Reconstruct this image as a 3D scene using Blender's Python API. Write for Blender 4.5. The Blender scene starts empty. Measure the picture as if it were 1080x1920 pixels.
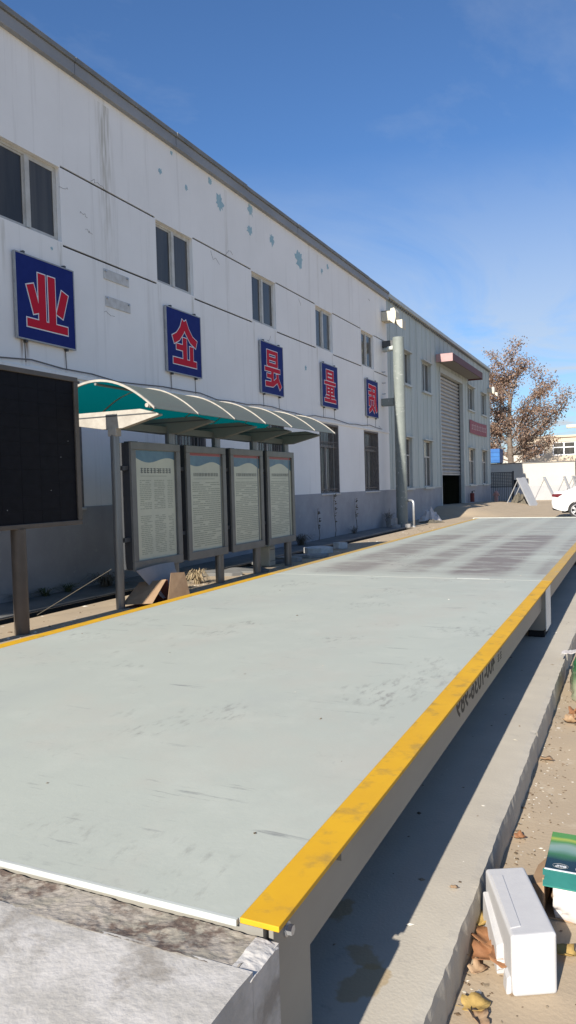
import bpy, bmesh, math, random
from mathutils import Vector, Matrix, noise
R = math.radians
rnd = random.Random(7)
S = bpy.context.scene
COL = S.collection

# ------------------------------------------------------------------ camera
H = 1.62                                    # eye height above the yard
cd = bpy.data.cameras.new('camera'); cam = bpy.data.objects.new('camera', cd); COL.objects.link(cam)
cd.sensor_fit = 'VERTICAL'; cd.sensor_height = 24; cd.lens = 24*1400/1920
cd.clip_start = 0.05; cd.clip_end = 3000
_v = Vector((650, 67, -1400)).normalized()                  # direction of the scale's long axis seen by the camera
_z = Vector((1, .028, 0)).cross(_v).normalized(); _x = _v.cross(_z)
cam.matrix_world = Matrix.Translation((0, 0, H)) @ Matrix((_x, _v, _z)).to_4x4()
S.camera = cam
S.render.resolution_x, S.render.resolution_y = 576, 1024

# ------------------------------------------------------------------ light
EL, AZ = 29.0, 3.1
sd = bpy.data.lights.new('sun', 'SUN'); sun = bpy.data.objects.new('sun', sd); COL.objects.link(sun)
sd.energy = 5.0; sd.angle = R(.5); sd.color = (1, .94, .85)
svec = Vector((-math.sin(R(AZ))*math.cos(R(EL)), -math.cos(R(AZ))*math.cos(R(EL)), math.sin(R(EL))))
sun.rotation_euler = svec.to_track_quat('Z', 'Y').to_euler(); sun.location = (0, -20, 30)
W = bpy.data.worlds.new('World'); S.world = W; W.use_nodes = True
nt = W.node_tree; nt.nodes.clear()
def N(nt, t, **k):
    n = nt.nodes.new(t)
    for a, b in k.items(): setattr(n, a, b)
    return n
out = N(nt, 'ShaderNodeOutputWorld'); bg = N(nt, 'ShaderNodeBackground'); sky = N(nt, 'ShaderNodeTexSky')
sky.sky_type = 'NISHITA'; sky.sun_disc = False; sky.sun_elevation = R(EL); sky.sun_rotation = R(180+AZ)
sky.air_density = 1.0; sky.dust_density = 0.5; sky.ozone_density = 2.0; sky.altitude = 50
bg.inputs['Strength'].default_value = 0.092
tc = N(nt, 'ShaderNodeTexCoord'); sep = N(nt, 'ShaderNodeSeparateXYZ'); nt.links.new(tc.outputs['Generated'], sep.inputs[0])
# thin cirrus: noise on a plane high above, so that streaks flatten towards the horizon
mx = N(nt, 'ShaderNodeMath', operation='MAXIMUM'); mx.inputs[1].default_value = .04; nt.links.new(sep.outputs['Z'], mx.inputs[0])
dv = N(nt, 'ShaderNodeVectorMath', operation='SCALE'); iv = N(nt, 'ShaderNodeMath', operation='DIVIDE'); iv.inputs[0].default_value = 1
nt.links.new(mx.outputs[0], iv.inputs[1]); nt.links.new(tc.outputs['Generated'], dv.inputs[0]); nt.links.new(iv.outputs[0], dv.inputs['Scale'])
mp = N(nt, 'ShaderNodeMapping'); mp.inputs['Scale'].default_value = (.55, .3, 1); mp.inputs['Rotation'].default_value = (0, 0, .5); mp.inputs['Location'].default_value = (.6, .25, 0)
nt.links.new(dv.outputs[0], mp.inputs[0])
nz = N(nt, 'ShaderNodeTexNoise'); nz.inputs['Scale'].default_value = 1.3; nz.inputs['Detail'].default_value = 7; nz.inputs['Roughness'].default_value = .62; nz.inputs['Distortion'].default_value = .7
nt.links.new(mp.outputs[0], nz.inputs['Vector'])
cr = N(nt, 'ShaderNodeValToRGB'); cr.color_ramp.elements[0].position = .52; cr.color_ramp.elements[1].position = .95
cr.color_ramp.elements[1].color = (.4, .4, .4, 1); nt.links.new(nz.outputs['Fac'], cr.inputs[0])
mixs = N(nt, 'ShaderNodeMix', data_type='RGBA'); mixs.inputs['B'].default_value = (4.1, 4.45, 4.8, 1)
tint = N(nt, 'ShaderNodeMix', data_type='RGBA', blend_type='MULTIPLY'); tint.inputs['Factor'].default_value = 1; tint.inputs['B'].default_value = (.49, .70, .95, 1)
nt.links.new(sky.outputs[0], tint.inputs['A'])
vl = N(nt, 'ShaderNodeMapRange'); vl.inputs[1].default_value = .40; vl.inputs[2].default_value = .05; vl.inputs[3].default_value = 0; vl.inputs[4].default_value = 1.0; nt.links.new(sep.outputs['Z'], vl.inputs[0])
vn = N(nt, 'ShaderNodeMapRange'); vn.inputs[1].default_value = .40; vn.inputs[2].default_value = .60; vn.inputs[3].default_value = .2; vn.inputs[4].default_value = .95; nt.links.new(nz.outputs['Fac'], vn.inputs[0])
vm = N(nt, 'ShaderNodeMath', operation='MULTIPLY'); nt.links.new(vl.outputs[0], vm.inputs[0]); nt.links.new(vn.outputs[0], vm.inputs[1])
va = N(nt, 'ShaderNodeMath', operation='MAXIMUM'); nt.links.new(vm.outputs[0], va.inputs[0]); nt.links.new(cr.outputs[0], va.inputs[1])
nt.links.new(va.outputs[0], mixs.inputs['Factor']); nt.links.new(tint.outputs['Result'], mixs.inputs['A'])
nt.links.new(mixs.outputs['Result'], bg.inputs['Color']); nt.links.new(bg.outputs[0], out.inputs[0])
S.view_settings.view_transform = 'Standard'; S.view_settings.look = 'None'
S.view_settings.exposure = 0.75; S.view_settings.gamma = 1; S.view_settings.use_curve_mapping = False
S.render.engine = 'CYCLES'

# ------------------------------------------------------------------ materials
def hexc(r, g, b):
    f = lambda c: (c/255/12.92 if c/255 <= .04045 else ((c/255+.055)/1.055)**2.4)
    return (f(r), f(g), f(b), 1)
def mat(name, c1, c2=None, scale=3., rough=.7, bump=0., bscale=40., spec=.3, metal=0., stretch=(1, 1, 1), lo=.35, hi=.65, c3=None, scale3=12., lo3=.58, hi3=.7, detail=6):
    m = bpy.data.materials.new(name); m.use_nodes = True; t = m.node_tree; p = t.nodes['Principled BSDF']
    c1 = tuple(c1)+(1,) if len(c1) == 3 else c1
    p.inputs['Base Color'].default_value = c1; p.inputs['Roughness'].default_value = rough
    p.inputs['Specular IOR Level'].default_value = spec; p.inputs['Metallic'].default_value = metal
    if c2 is None and not bump: return m
    tc = N(t, 'ShaderNodeTexCoord'); mp = N(t, 'ShaderNodeMapping'); mp.inputs['Scale'].default_value = stretch
    t.links.new(tc.outputs['Object'], mp.inputs[0])
    def fac(sc, lo, hi):
        n = N(t, 'ShaderNodeTexNoise'); n.inputs['Scale'].default_value = sc; n.inputs['Detail'].default_value = detail; n.inputs['Roughness'].default_value = .62
        t.links.new(mp.outputs[0], n.inputs['Vector'])
        r = N(t, 'ShaderNodeValToRGB'); r.color_ramp.elements[0].position = lo; r.color_ramp.elements[1].position = hi
        t.links.new(n.outputs['Fac'], r.inputs[0]); return r.outputs[0]
    last = None
    if c2 is not None:
        c2 = tuple(c2)+(1,) if len(c2) == 3 else c2
        mi = N(t, 'ShaderNodeMix', data_type='RGBA'); mi.inputs['A'].default_value = c1; mi.inputs['B'].default_value = c2
        t.links.new(fac(scale, lo, hi), mi.inputs['Factor']); last = mi.outputs['Result']
        if c3 is not None:
            c3 = tuple(c3)+(1,) if len(c3) == 3 else c3
            m3 = N(t, 'ShaderNodeMix', data_type='RGBA'); m3.inputs['B'].default_value = c3
            t.links.new(last, m3.inputs['A']); t.links.new(fac(scale3, lo3, hi3), m3.inputs['Factor']); last = m3.outputs['Result']
        t.links.new(last, p.inputs['Base Color'])
    if bump:
        b = N(t, 'ShaderNodeBump'); b.inputs['Strength'].default_value = min(1, bump); b.inputs['Distance'].default_value = .005
        n = N(t, 'ShaderNodeTexNoise'); n.inputs['Scale'].default_value = bscale; n.inputs['Detail'].default_value = 5
        t.links.new(tc.outputs['Object'], n.inputs['Vector']); t.links.new(n.outputs['Fac'], b.inputs['Height']); t.links.new(b.outputs[0], p.inputs['Normal'])
    return m
def glass_mat(name, col, rough=.06, c2=None, scale=1.2, stretch=(1, 1, 1)):
    return mat(name, col, c2, scale, rough, spec=.6, stretch=stretch)
M = {}
M['ground'] = mat('sandy concrete ground', (.415, .325, .22), (.36, .285, .20), 1.3, .9, .35, 60, c3=(.46, .38, .275), scale3=7)
M['pave'] = mat('dusty pavement', (.19, .185, .175), (.13, .13, .125), 1.6, .9, .4, 40)
M['drain'] = mat('shade blackened drain', (.025, .024, .022), (.04, .038, .034), 4, .9)  # near black stands in for the shade down in the channel
M['slab'] = mat('pale cast concrete', (.47, .425, .345), (.41, .37, .305), 2.2, .85, .25, 90, c3=(.35, .32, .27), scale3=14, lo3=.62, hi3=.78)
def slab_stain():
    t = M['slab'].node_tree; p = t.nodes['Principled BSDF']; last = p.inputs['Base Color'].links[0].from_socket
    tc = N(t, 'ShaderNodeTexCoord'); n = N(t, 'ShaderNodeTexNoise'); n.inputs['Scale'].default_value = 7; n.inputs['Detail'].default_value = 4; t.links.new(tc.outputs['Object'], n.inputs['Vector'])
    for c, rad in (((-.715, 1.95, .2), .065), ((-.75, 2.08, .2), .035), ((-.93, 2.26, .2), .03)):
        d = N(t, 'ShaderNodeVectorMath', operation='DISTANCE'); d.inputs[1].default_value = c; t.links.new(tc.outputs['Object'], d.inputs[0])
        a = N(t, 'ShaderNodeMath', operation='MULTIPLY_ADD'); a.inputs[1].default_value = -.28; t.links.new(n.outputs['Fac'], a.inputs[0]); t.links.new(d.outputs['Value'], a.inputs[2])
        r_ = N(t, 'ShaderNodeMapRange'); r_.inputs[1].default_value = rad-.12; r_.inputs[2].default_value = rad-.135; r_.inputs[4].default_value = .6; t.links.new(a.outputs[0], r_.inputs[0])
        mi = N(t, 'ShaderNodeMix', data_type='RGBA'); mi.inputs['B'].default_value = (.36, .25, .11, 1); t.links.new(r_.outputs[0], mi.inputs['Factor']); t.links.new(last, mi.inputs['A']); last = mi.outputs['Result']
    t.links.new(last, p.inputs['Base Color'])
slab_stain()
M['ramp'] = mat('rough cast concrete', (.40, .375, .335), (.51, .48, .44), 8, .9, .45, 70, lo=.42, hi=.58, c3=(.29, .262, .225), scale3=4.5, lo3=.53, hi3=.62, detail=10)
M['rust_angle'] = mat('rusty steel with mortar', (.13, .095, .075), (.34, .30, .25), 6, .85, .5, 70, lo=.44, hi=.52, c3=(.28, .25, .20), scale3=16, lo3=.5, hi3=.58)
M['white_paint'] = mat('white painted steel', (.48, .50, .45), (.42, .43, .40), 4, .5)
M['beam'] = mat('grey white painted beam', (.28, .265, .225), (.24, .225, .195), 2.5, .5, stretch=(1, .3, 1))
M['plate_white'] = mat('white plate paint', (.78, .78, .73), (.68, .68, .63), 6, .45)
M['black'] = mat('black rubber', (.012, .012, .013), rough=.8)
M['steel'] = mat('galvanised steel', (.52, .53, .54), (.42, .43, .44), 9, .38, metal=.6)
M['dark_steel'] = mat('dark grey painted steel', (.085, .088, .09), (.065, .066, .068), 6, .45)
M['bronze'] = mat('brown anodised frame', (.13, .105, .085), (.10, .085, .07), 5, .4, metal=.3)
M['screen'] = mat('black display face', (.006, .006, .008), (.009, .009, .012), 9, .6, spec=.12)
M['groove_shade'] = mat('dark joint sealant', (.05, .05, .055), rough=.8)  # dark strip colours in the shadow line of the wall grooves
M['fascia'] = mat('grey roof edge flashing', (.30, .31, .32), (.24, .25, .26), 2, .6, stretch=(1, .3, 1))
M['fascia_cap'] = mat('dark weathered roof cap', (.17, .18, .18), (.23, .235, .23), 2.4, .7)
M['plinth'] = mat('grey blue plinth paint', (.36, .365, .38), (.29, .295, .31), 1.2, .85, .2, 30, c3=(.44, .44, .44), scale3=7, lo3=.62, hi3=.75)
M['frame'] = mat('aged white window frame', (.60, .59, .54), (.48, .46, .41), 6, .5)
M['pane'] = mat('dark window glass', (.045, .044, .041), (.10, .094, .082), .9, .16, spec=.28, stretch=(1, 2.2, .25))
M['pane_curtain'] = mat('window glass over a curtain', (.105, .098, .085), (.065, .062, .055), 1.4, .16, spec=.28, stretch=(1, 5, .15))
M['pane_low'] = glass_mat('dusty window glass', (.05, .058, .055), .12, (.10, .095, .085), 1.6, (1, 3, .5))
M['grille'] = mat('weathered grille steel', (.20, .175, .155), (.13, .115, .105), 9, .7)
M['clad'] = mat('grey green sheet cladding', (.455, .50, .47), (.40, .44, .415), 1.1, .5, stretch=(1, 1, .2), c3=(.49, .53, .48), scale3=4)
M['clad_trim'] = mat('cladding trim', (.47, .50, .48), (.41, .44, .42), 3, .5)
M['shutter'] = mat('ribbed shutter steel', (.36, .36, .35), (.29, .29, .285), 2.2, .45)
M['interior'] = mat('dim hall interior', (.06, .06, .06), rough=.9)
M['red_fascia'] = mat('faded red canopy edge', (.13, .035, .035), (.10, .03, .03), 3, .6)
M['sunlit_end'] = mat('sunlit red canopy end', (.42, .26, .25), (.36, .22, .21), 3, .6)  # paler copy of the canopy red, sunlight painted on its near end
M['canopy_soffit'] = mat('canopy soffit', (.20, .195, .185), rough=.8)
M['banner'] = mat('faded red banner', (.34, .12, .14), (.30, .11, .13), 4, .8)
M['banner_text'] = mat('faded banner lettering', (.62, .42, .42), rough=.8)
M['sign_blue'] = mat('navy sign face', (.012, .024, .15), (.016, .030, .17), 6, .6, spec=.1)
M['sign_red'] = mat('red lettering', (.56, .016, .04), rough=.6, spec=.1)
M['sign_white'] = mat('white letter outline', (.78, .78, .78), rough=.5)
M['alu'] = mat('dull aluminium edge', (.40, .40, .40), (.32, .32, .32), 12, .45, metal=.3)
M['patch'] = mat('blue grey undercoat', (.30, .47, .53), (.38, .54, .58), 9, .85)
M['mortar'] = mat('patched render', (.62, .62, .60), (.5, .49, .46), 9, .9)
M['cable'] = mat('dusty cable', (.16, .15, .14), rough=.8)
M['pipe'] = mat('grey green pipe paint', (.215, .235, .215), (.18, .20, .185), 3, .55, c3=(.36, .37, .34), scale3=9, lo3=.6, hi3=.7)
M['outlet'] = mat('cream sheet metal', (.56, .52, .41), (.50, .46, .37), 5, .6)
M['pole'] = mat('brushed grey steel', (.22, .225, .225), (.18, .185, .185), 6, .35, metal=.7, stretch=(4, 4, .3))
M['board_frame'] = mat('taupe steel frame', (.20, .195, .175), (.165, .16, .145), 4, .45, metal=.2)
M['board_side'] = mat('dark case side', (.05, .053, .058), rough=.5)
M['poster'] = mat('yellowed poster paper', (.58, .575, .43), (.50, .50, .385), 1.8, .35, spec=.5)
M['poster_blue'] = mat('poster blue wave', (.055, .125, .19), (.10, .21, .26), 3, .35, spec=.5)
M['poster_red'] = mat('poster red strip', (.30, .06, .05), rough=.35)
M['print'] = mat('poster print', (.15, .16, .14), rough=.4)
M['print_soft'] = mat('faint poster print', (.33, .34, .25), rough=.4)
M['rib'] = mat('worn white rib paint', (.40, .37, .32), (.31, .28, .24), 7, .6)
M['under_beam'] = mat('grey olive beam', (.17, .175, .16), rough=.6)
M['foam'] = mat('white foam', (.49, .48, .47), (.465, .455, .45), 30, .85, .12, 220, spec=.1)
M['card'] = mat('brown cardboard', (.33, .22, .13), (.28, .18, .105), 9, .85, .15, 60)
M['card_dark'] = mat('dark red brown cardboard', (.10, .035, .025), rough=.85)
M['board_white'] = mat('grey white sheet', (.30, .29, .285), (.25, .24, .24), 3, .6)
M['paper'] = mat('white crumpled wrap', (.58, .54, .51), (.50, .46, .44), 5, .6, .5, 12)
M['teal_print'] = mat('teal carton print', (.03, .17, .135), (.045, .22, .18), 7, .4, spec=.4)
M['car'] = mat('white car paint', (.58, .57, .55), rough=.15, spec=.5)
M['car_glass'] = mat('tinted car glass', (.03, .03, .032), rough=.05, spec=.6)
M['tail'] = mat('red tail lamp', (.10, .006, .012), rough=.15, spec=.6)
M['tyre'] = mat('tyre rubber', (.03, .03, .031), rough=.8)
M['alloy'] = mat('silver alloy', (.68, .68, .68), rough=.25, metal=.5)
M['far_wall'] = mat('cream white wall', (.50, .465, .40), (.46, .425, .37), .8, .85)
M['far_base'] = mat('pale grey wall base', (.40, .385, .38), (.36, .35, .345), 1, .85)
M['coping'] = mat('dark coping', (.16, .15, .14), rough=.8)
M['beige'] = mat('warm beige wall render', (.54, .45, .34), (.48, .40, .30), .5, .85)  # plain warm beige wall colour
M['blue'] = mat('blue painted tank', (.02, .10, .30), (.03, .14, .36), 1.5, .5)
M['bark'] = mat('mottled pale bark', (.12, .09, .07), (.21, .17, .135), 3, .9)
M['hyd'] = mat('faded pink red paint', (.55, .30, .25), (.46, .25, .21), 9, .7)
M['ext_red'] = mat('dull red tin', (.13, .025, .022), rough=.6)
M['rock'] = mat('grey stone rubble', (.24, .23, .22), (.34, .33, .31), 6, .9)
M['dry'] = mat('dry straw', (.42, .33, .20), (.30, .23, .14), 8, .9)
M['dry_dark'] = mat('withered stems', (.14, .12, .09), (.09, .08, .06), 8, .9)
M['weed'] = mat('dull green weed', (.05, .075, .03), (.09, .10, .045), 8, .9)
M['number'] = mat('black number paint', (.02, .02, .022), rough=.6)
M['hole'] = mat('dark drilled hole', (.004, .004, .004), rough=1)

def island_mat(name, cols, rough=.8, trans=0.):
    m = bpy.data.materials.new(name); m.use_nodes = True; t = m.node_tree; p = t.nodes['Principled BSDF']
    g = N(t, 'ShaderNodeNewGeometry'); r = N(t, 'ShaderNodeValToRGB'); e = r.color_ramp.elements
    r.color_ramp.interpolation = 'CONSTANT'
    while len(e) < len(cols): e.new(1)
    for i, c in enumerate(cols): e[i].position = i/len(cols); e[i].color = tuple(c)+(1,)
    t.links.new(g.outputs['Random Per Island'], r.inputs[0]); t.links.new(r.outputs[0], p.inputs['Base Color'])
    p.inputs['Roughness'].default_value = rough; p.inputs['Specular IOR Level'].default_value = .2
    if trans:
        tr = N(t, 'ShaderNodeBsdfTranslucent'); t.links.new(r.outputs[0], tr.inputs[0]); ms = N(t, 'ShaderNodeMixShader'); ms.inputs[0].default_value = trans
        t.links.new(p.outputs[0], ms.inputs[1]); t.links.new(tr.outputs[0], ms.inputs[2]); t.links.new(ms.outputs[0], t.nodes['Material Output'].inputs[0])
    return m
M['leaf'] = island_mat('autumn plane leaves', [(.27, .165, .11), (.36, .245, .165), (.19, .12, .085), (.40, .29, .21), (.09, .065, .055), (.32, .205, .15)], trans=.3)
M['chips'] = island_mat('scattered chips', [(.55, .50, .40), (.15, .10, .06), (.20, .14, .09), (.62, .58, .5), (.11, .08, .05), (.24, .19, .13)])
M['leaf_brown'] = mat('curled brown leaf', (.21, .095, .045), (.30, .15, .07), 18, .6, .4, 60)
M['leaf_yellow'] = mat('dry yellow leaf', (.38, .26, .085), (.30, .19, .06), 22, .7, .4, 70)
M['leaf_tan'] = mat('dry tan leaf', (.36, .25, .15), (.27, .17, .10), 22, .7, .4, 70)

def wall_white():
    m = mat('weathered white wall', (.88, .865, .825), (.83, .815, .775), .7, .8, .3, 9); t = m.node_tree; p = t.nodes['Principled BSDF']
    last = p.inputs['Base Color'].links[0].from_socket
    tc = N(t, 'ShaderNodeTexCoord'); mp = N(t, 'ShaderNodeMapping'); mp.inputs['Scale'].default_value = (1, 2.6, .10)
    t.links.new(tc.outputs['Object'], mp.inputs[0])
    n = N(t, 'ShaderNodeTexNoise'); n.inputs['Scale'].default_value = 1.7; n.inputs['Detail'].default_value = 7; n.inputs['Roughness'].default_value = .7
    t.links.new(mp.outputs[0], n.inputs['Vector'])
    r = N(t, 'ShaderNodeValToRGB'); r.color_ramp.elements[0].position = .56; r.color_ramp.elements[1].position = .80; r.color_ramp.elements[1].color = (.45,)*3+(1,)
    t.links.new(n.outputs['Fac'], r.inputs[0])
    mi = N(t, 'ShaderNodeMix', data_type='RGBA'); mi.inputs['B'].default_value = (.44, .42, .37, 1)
    t.links.new(r.outputs[0], mi.inputs['Factor']); t.links.new(last, mi.inputs['A']); last = mi.outputs['Result']
    # one old rain streak under a roof joint (world y about 10.8) and smaller ones
    sp = N(t, 'ShaderNodeSeparateXYZ'); t.links.new(tc.outputs['Object'], sp.inputs[0])
    wob = N(t, 'ShaderNodeTexNoise'); wob.inputs['Scale'].default_value = 5; wob.inputs['Detail'].default_value = 5
    mw = N(t, 'ShaderNodeMapping'); mw.inputs['Scale'].default_value = (1, 3.5, .35); t.links.new(tc.outputs['Object'], mw.inputs[0]); t.links.new(mw.outputs[0], wob.inputs['Vector'])
    for y0, z1, w, amt, ln in ([(4.3+4.01*k+o, 5.66, .07, .5, 1.0) for k in range(1, 6) for o in (.06, 1.27)]+[(a, b, c, d, 3.4 if b > 5 else .5) for a, b, c, d in ((10.82, 8.4, .26, .75), (15.15, 8.4, .10, .35), (20.6, 8.4, .10, .3), (8.72, 3.97, .12, 1.0), (9.62, 3.95, .05, .5), (12.65, 3.95, .05, .5), (13.6, 3.95, .04, .5), (17.0, 3.95, .04, .5), (20.9, 3.95, .04, .4))]):
        a = N(t, 'ShaderNodeMath', operation='SUBTRACT'); a.inputs[1].default_value = y0; t.links.new(sp.outputs['Y'], a.inputs[0])
        b = N(t, 'ShaderNodeMath', operation='ABSOLUTE'); t.links.new(a.outputs[0], b.inputs[0])
        c = N(t, 'ShaderNodeMapRange'); c.inputs[1].default_value = w; c.inputs[2].default_value = w*.3; c.inputs[3].default_value = 0; c.inputs[4].default_value = 1; t.links.new(b.outputs[0], c.inputs[0])
        d = N(t, 'ShaderNodeMapRange'); d.inputs[1].default_value = z1-ln; d.inputs[2].default_value = z1-ln*.22; t.links.new(sp.outputs['Z'], d.inputs[0])
        d2 = N(t, 'ShaderNodeMath', operation='LESS_THAN'); d2.inputs[1].default_value = z1; t.links.new(sp.outputs['Z'], d2.inputs[0])
        prod = c.outputs[0]
        wr = N(t, 'ShaderNodeMapRange'); wr.inputs[1].default_value = .38; wr.inputs[2].default_value = .62; t.links.new(wob.outputs['Fac'], wr.inputs[0])
        for o in (d.outputs[0], d2.outputs[0], wr.outputs[0]):
            e = N(t, 'ShaderNodeMath', operation='MULTIPLY'); t.links.new(prod, e.inputs[0]); t.links.new(o, e.inputs[1]); prod = e.outputs[0]
        e = N(t, 'ShaderNodeMath', operation='MULTIPLY'); e.inputs[1].default_value = amt; t.links.new(prod, e.inputs[0])
        mi = N(t, 'ShaderNodeMix', data_type='RGBA'); mi.inputs['B'].default_value = (.46, .43, .35, 1) if z1 > 5 else (.26, .15, .07, 1)
        t.links.new(e.outputs[0], mi.inputs['Factor']); t.links.new(last, mi.inputs['A']); last = mi.outputs['Result']
    t.links.new(last, p.inputs['Base Color']); return m
M['wall'] = wall_white()

def deck_mat(name, worn):
    m = mat(name, (.412, .43, .368), (.385, .40, .345), .9, .55, .10, 70, c3=(.435, .448, .385), scale3=3.5, lo3=.5, hi3=.75, spec=.25)
    t = m.node_tree; p = t.nodes['Principled BSDF']; last = p.inputs['Base Color'].links[0].from_socket
    tc = N(t, 'ShaderNodeTexCoord'); sp = N(t, 'ShaderNodeSeparateXYZ'); t.links.new(tc.outputs['Object'], sp.inputs[0])
    def layer(last, fac, col):
        mi = N(t, 'ShaderNodeMix', data_type='RGBA'); mi.inputs['B'].default_value = col+(1,)
        t.links.new(fac, mi.inputs['Factor']); t.links.new(last, mi.inputs['A']); return mi.outputs['Result']
    def nse(scale, stretch, lo, hi, top=1., rot=0., detail=7):
        mp = N(t, 'ShaderNodeMapping'); mp.inputs['Scale'].default_value = stretch; mp.inputs['Rotation'].default_value = (0, 0, rot); t.links.new(tc.outputs['Object'], mp.inputs[0])
        n = N(t, 'ShaderNodeTexNoise'); n.inputs['Scale'].default_value = scale; n.inputs['Detail'].default_value = detail; n.inputs['Roughness'].default_value = .65
        t.links.new(mp.outputs[0], n.inputs['Vector'])
        r = N(t, 'ShaderNodeMapRange'); r.inputs[1].default_value = lo; r.inputs[2].default_value = hi; r.inputs[4].default_value = top; t.links.new(n.outputs['Fac'], r.inputs[0]); return r.outputs[0]
    def mul(a, b):
        e = N(t, 'ShaderNodeMath', operation='MULTIPLY'); t.links.new(a, e.inputs[0]); t.links.new(b, e.inputs[1]); return e.outputs[0]
    # dusty film, shoe scuffs (masked scratch noise)
    last = layer(last, nse(1.1, (1, 1, 1), .50, .72, .55), (.42, .385, .325))
    last = layer(last, nse(.8, (1, .5, 1), .55, .75, .5, .3), (.335, .35, .325))
    sc = mul(nse(26, (1, .35, 1), .51, .62, .72, .7), nse(1.7, (1, 1, 1), .55, .65))
    last = layer(last, sc, (.215, .21, .185))
    sc = mul(nse(13, (.16, 1.6, 1), .62, .67, .9, .95), nse(1.4, (1, 1, 1), .48, .57))
    last = layer(last, sc, (.24, .245, .225))
    sc = mul(nse(40, (.12, 1.8, 1), .60, .66, .7, 2.0), nse(2.3, (1, 1, 1), .52, .60))
    last = layer(last, sc, (.24, .245, .225))
    if worn:      # wheel-worn bare plate in long bands with painted strips kept between them
        cxs = N(t, 'ShaderNodeValToRGB'); er = cxs.color_ramp; er.interpolation = 'LINEAR'
        # x from -3.73 to -0.72
        mr = N(t, 'ShaderNodeMapRange'); mr.inputs[1].default_value = -3.73; mr.inputs[2].default_value = -.72; t.links.new(sp.outputs['X'], mr.inputs[0]); t.links.new(mr.outputs[0], cxs.inputs[0])
        pts = [(0, 0), (.10, .1), (.16, .8), (.30, .85), (.36, .3), (.41, .3), (.46, .85), (.53, .8), (.57, .28), (.62, .4), (.66, 1), (.82, 1), (.86, .35), (.91, .3), (.94, .75), (1, .5)]
        while len(er.elements) < len(pts): er.elements.new(1)
        for q, (a, b) in zip(er.elements, pts): q.position = a; q.color = (b, b, b, 1)
        f = mul(cxs.outputs[0], nse(3.4, (.45, 1.1, 1), .30, .54))
        yr = N(t, 'ShaderNodeMapRange'); yr.inputs[1].default_value = 7.5; yr.inputs[2].default_value = 7.95; t.links.new(sp.outputs['Y'], yr.inputs[0])
        f = mul(f, yr.outputs[0])
        am = N(t, 'ShaderNodeMath', operation='MULTIPLY'); am.inputs[1].default_value = float(worn); t.links.new(f, am.inputs[0]); f = am.outputs[0]
        last = layer(last, f, (.20, .175, .155))
    t.links.new(last, p.inputs['Base Color']); return m
M['deck'] = deck_mat('grey green deck paint', False); M['deck_worn'] = deck_mat('worn deck paint', 1.0); M['deck_dusty'] = deck_mat('dusty worn deck paint', .5)
M['yellow'] = mat('yellow edge paint', (.62, .345, .018), (.57, .31, .02), 5, .55, c3=(.33, .205, .05), scale3=9, lo3=.53, hi3=.72, spec=.15)
M['yellow_worn'] = mat('dusty yellow edge paint', (.50, .31, .06), (.41, .27, .09), 3.2, .6, c3=(.38, .29, .16), scale3=5, lo3=.55, hi3=.7)

def roof_mat():
    m = bpy.data.materials.new('dusty teal polycarbonate'); m.use_nodes = True; t = m.node_tree
    p = t.nodes['Principled BSDF']; p.inputs['Base Color'].default_value = (.26, .27, .235, 1); p.inputs['Roughness'].default_value = .45
    g = N(t, 'ShaderNodeBsdfTranslucent'); g.inputs[0].default_value = (.0, .15, .165, 1)
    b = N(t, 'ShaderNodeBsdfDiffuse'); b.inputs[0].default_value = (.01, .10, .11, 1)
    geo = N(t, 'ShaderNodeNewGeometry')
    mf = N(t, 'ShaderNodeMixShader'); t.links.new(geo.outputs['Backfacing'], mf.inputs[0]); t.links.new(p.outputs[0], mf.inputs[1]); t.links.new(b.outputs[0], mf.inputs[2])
    ms = N(t, 'ShaderNodeMixShader'); ms.inputs[0].default_value = .5
    t.links.new(mf.outputs[0], ms.inputs[1]); t.links.new(g.outputs[0], ms.inputs[2]); t.links.new(ms.outputs[0], t.nodes['Material Output'].inputs[0]); return m
M['poly'] = roof_mat()
def carton_print():
    m = bpy.data.materials.new('green carton print'); m.use_nodes = True; t = m.node_tree; p = t.nodes['Principled BSDF']; p.inputs['Roughness'].default_value = .25
    tc = N(t, 'ShaderNodeTexCoord'); sp = N(t, 'ShaderNodeSeparateXYZ'); t.links.new(tc.outputs['Object'], sp.inputs[0])
    n = N(t, 'ShaderNodeTexNoise'); n.inputs['Scale'].default_value = 6; n.inputs['Detail'].default_value = 1; t.links.new(tc.outputs['Object'], n.inputs['Vector'])
    a = N(t, 'ShaderNodeMath', operation='MULTIPLY_ADD'); a.inputs[1].default_value = .12; t.links.new(n.outputs['Fac'], a.inputs[0]); t.links.new(sp.outputs['Y'], a.inputs[2])
    r = N(t, 'ShaderNodeMapRange'); r.inputs[1].default_value = .05+.06; r.inputs[2].default_value = .36+.06; t.links.new(a.outputs[0], r.inputs[0])
    c = N(t, 'ShaderNodeValToRGB'); e = c.color_ramp.elements
    pts = [(0, (.010, .022, .03)), (.42, (.012, .034, .04)), (.58, (.045, .15, .055)), (.70, (.18, .29, .24)), (.80, (.24, .33, .27)), (.86, (.08, .23, .045)), (.94, (.38, .42, .05)), (1, (.09, .26, .045))]
    while len(e) < len(pts): e.new(1)
    for q, (x, k) in zip(e, pts): q.position = x; q.color = k+(1,)
    t.links.new(r.outputs[0], c.inputs[0]); t.links.new(c.outputs[0], p.inputs['Base Color']); return m
M['green_print'] = carton_print()
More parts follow.
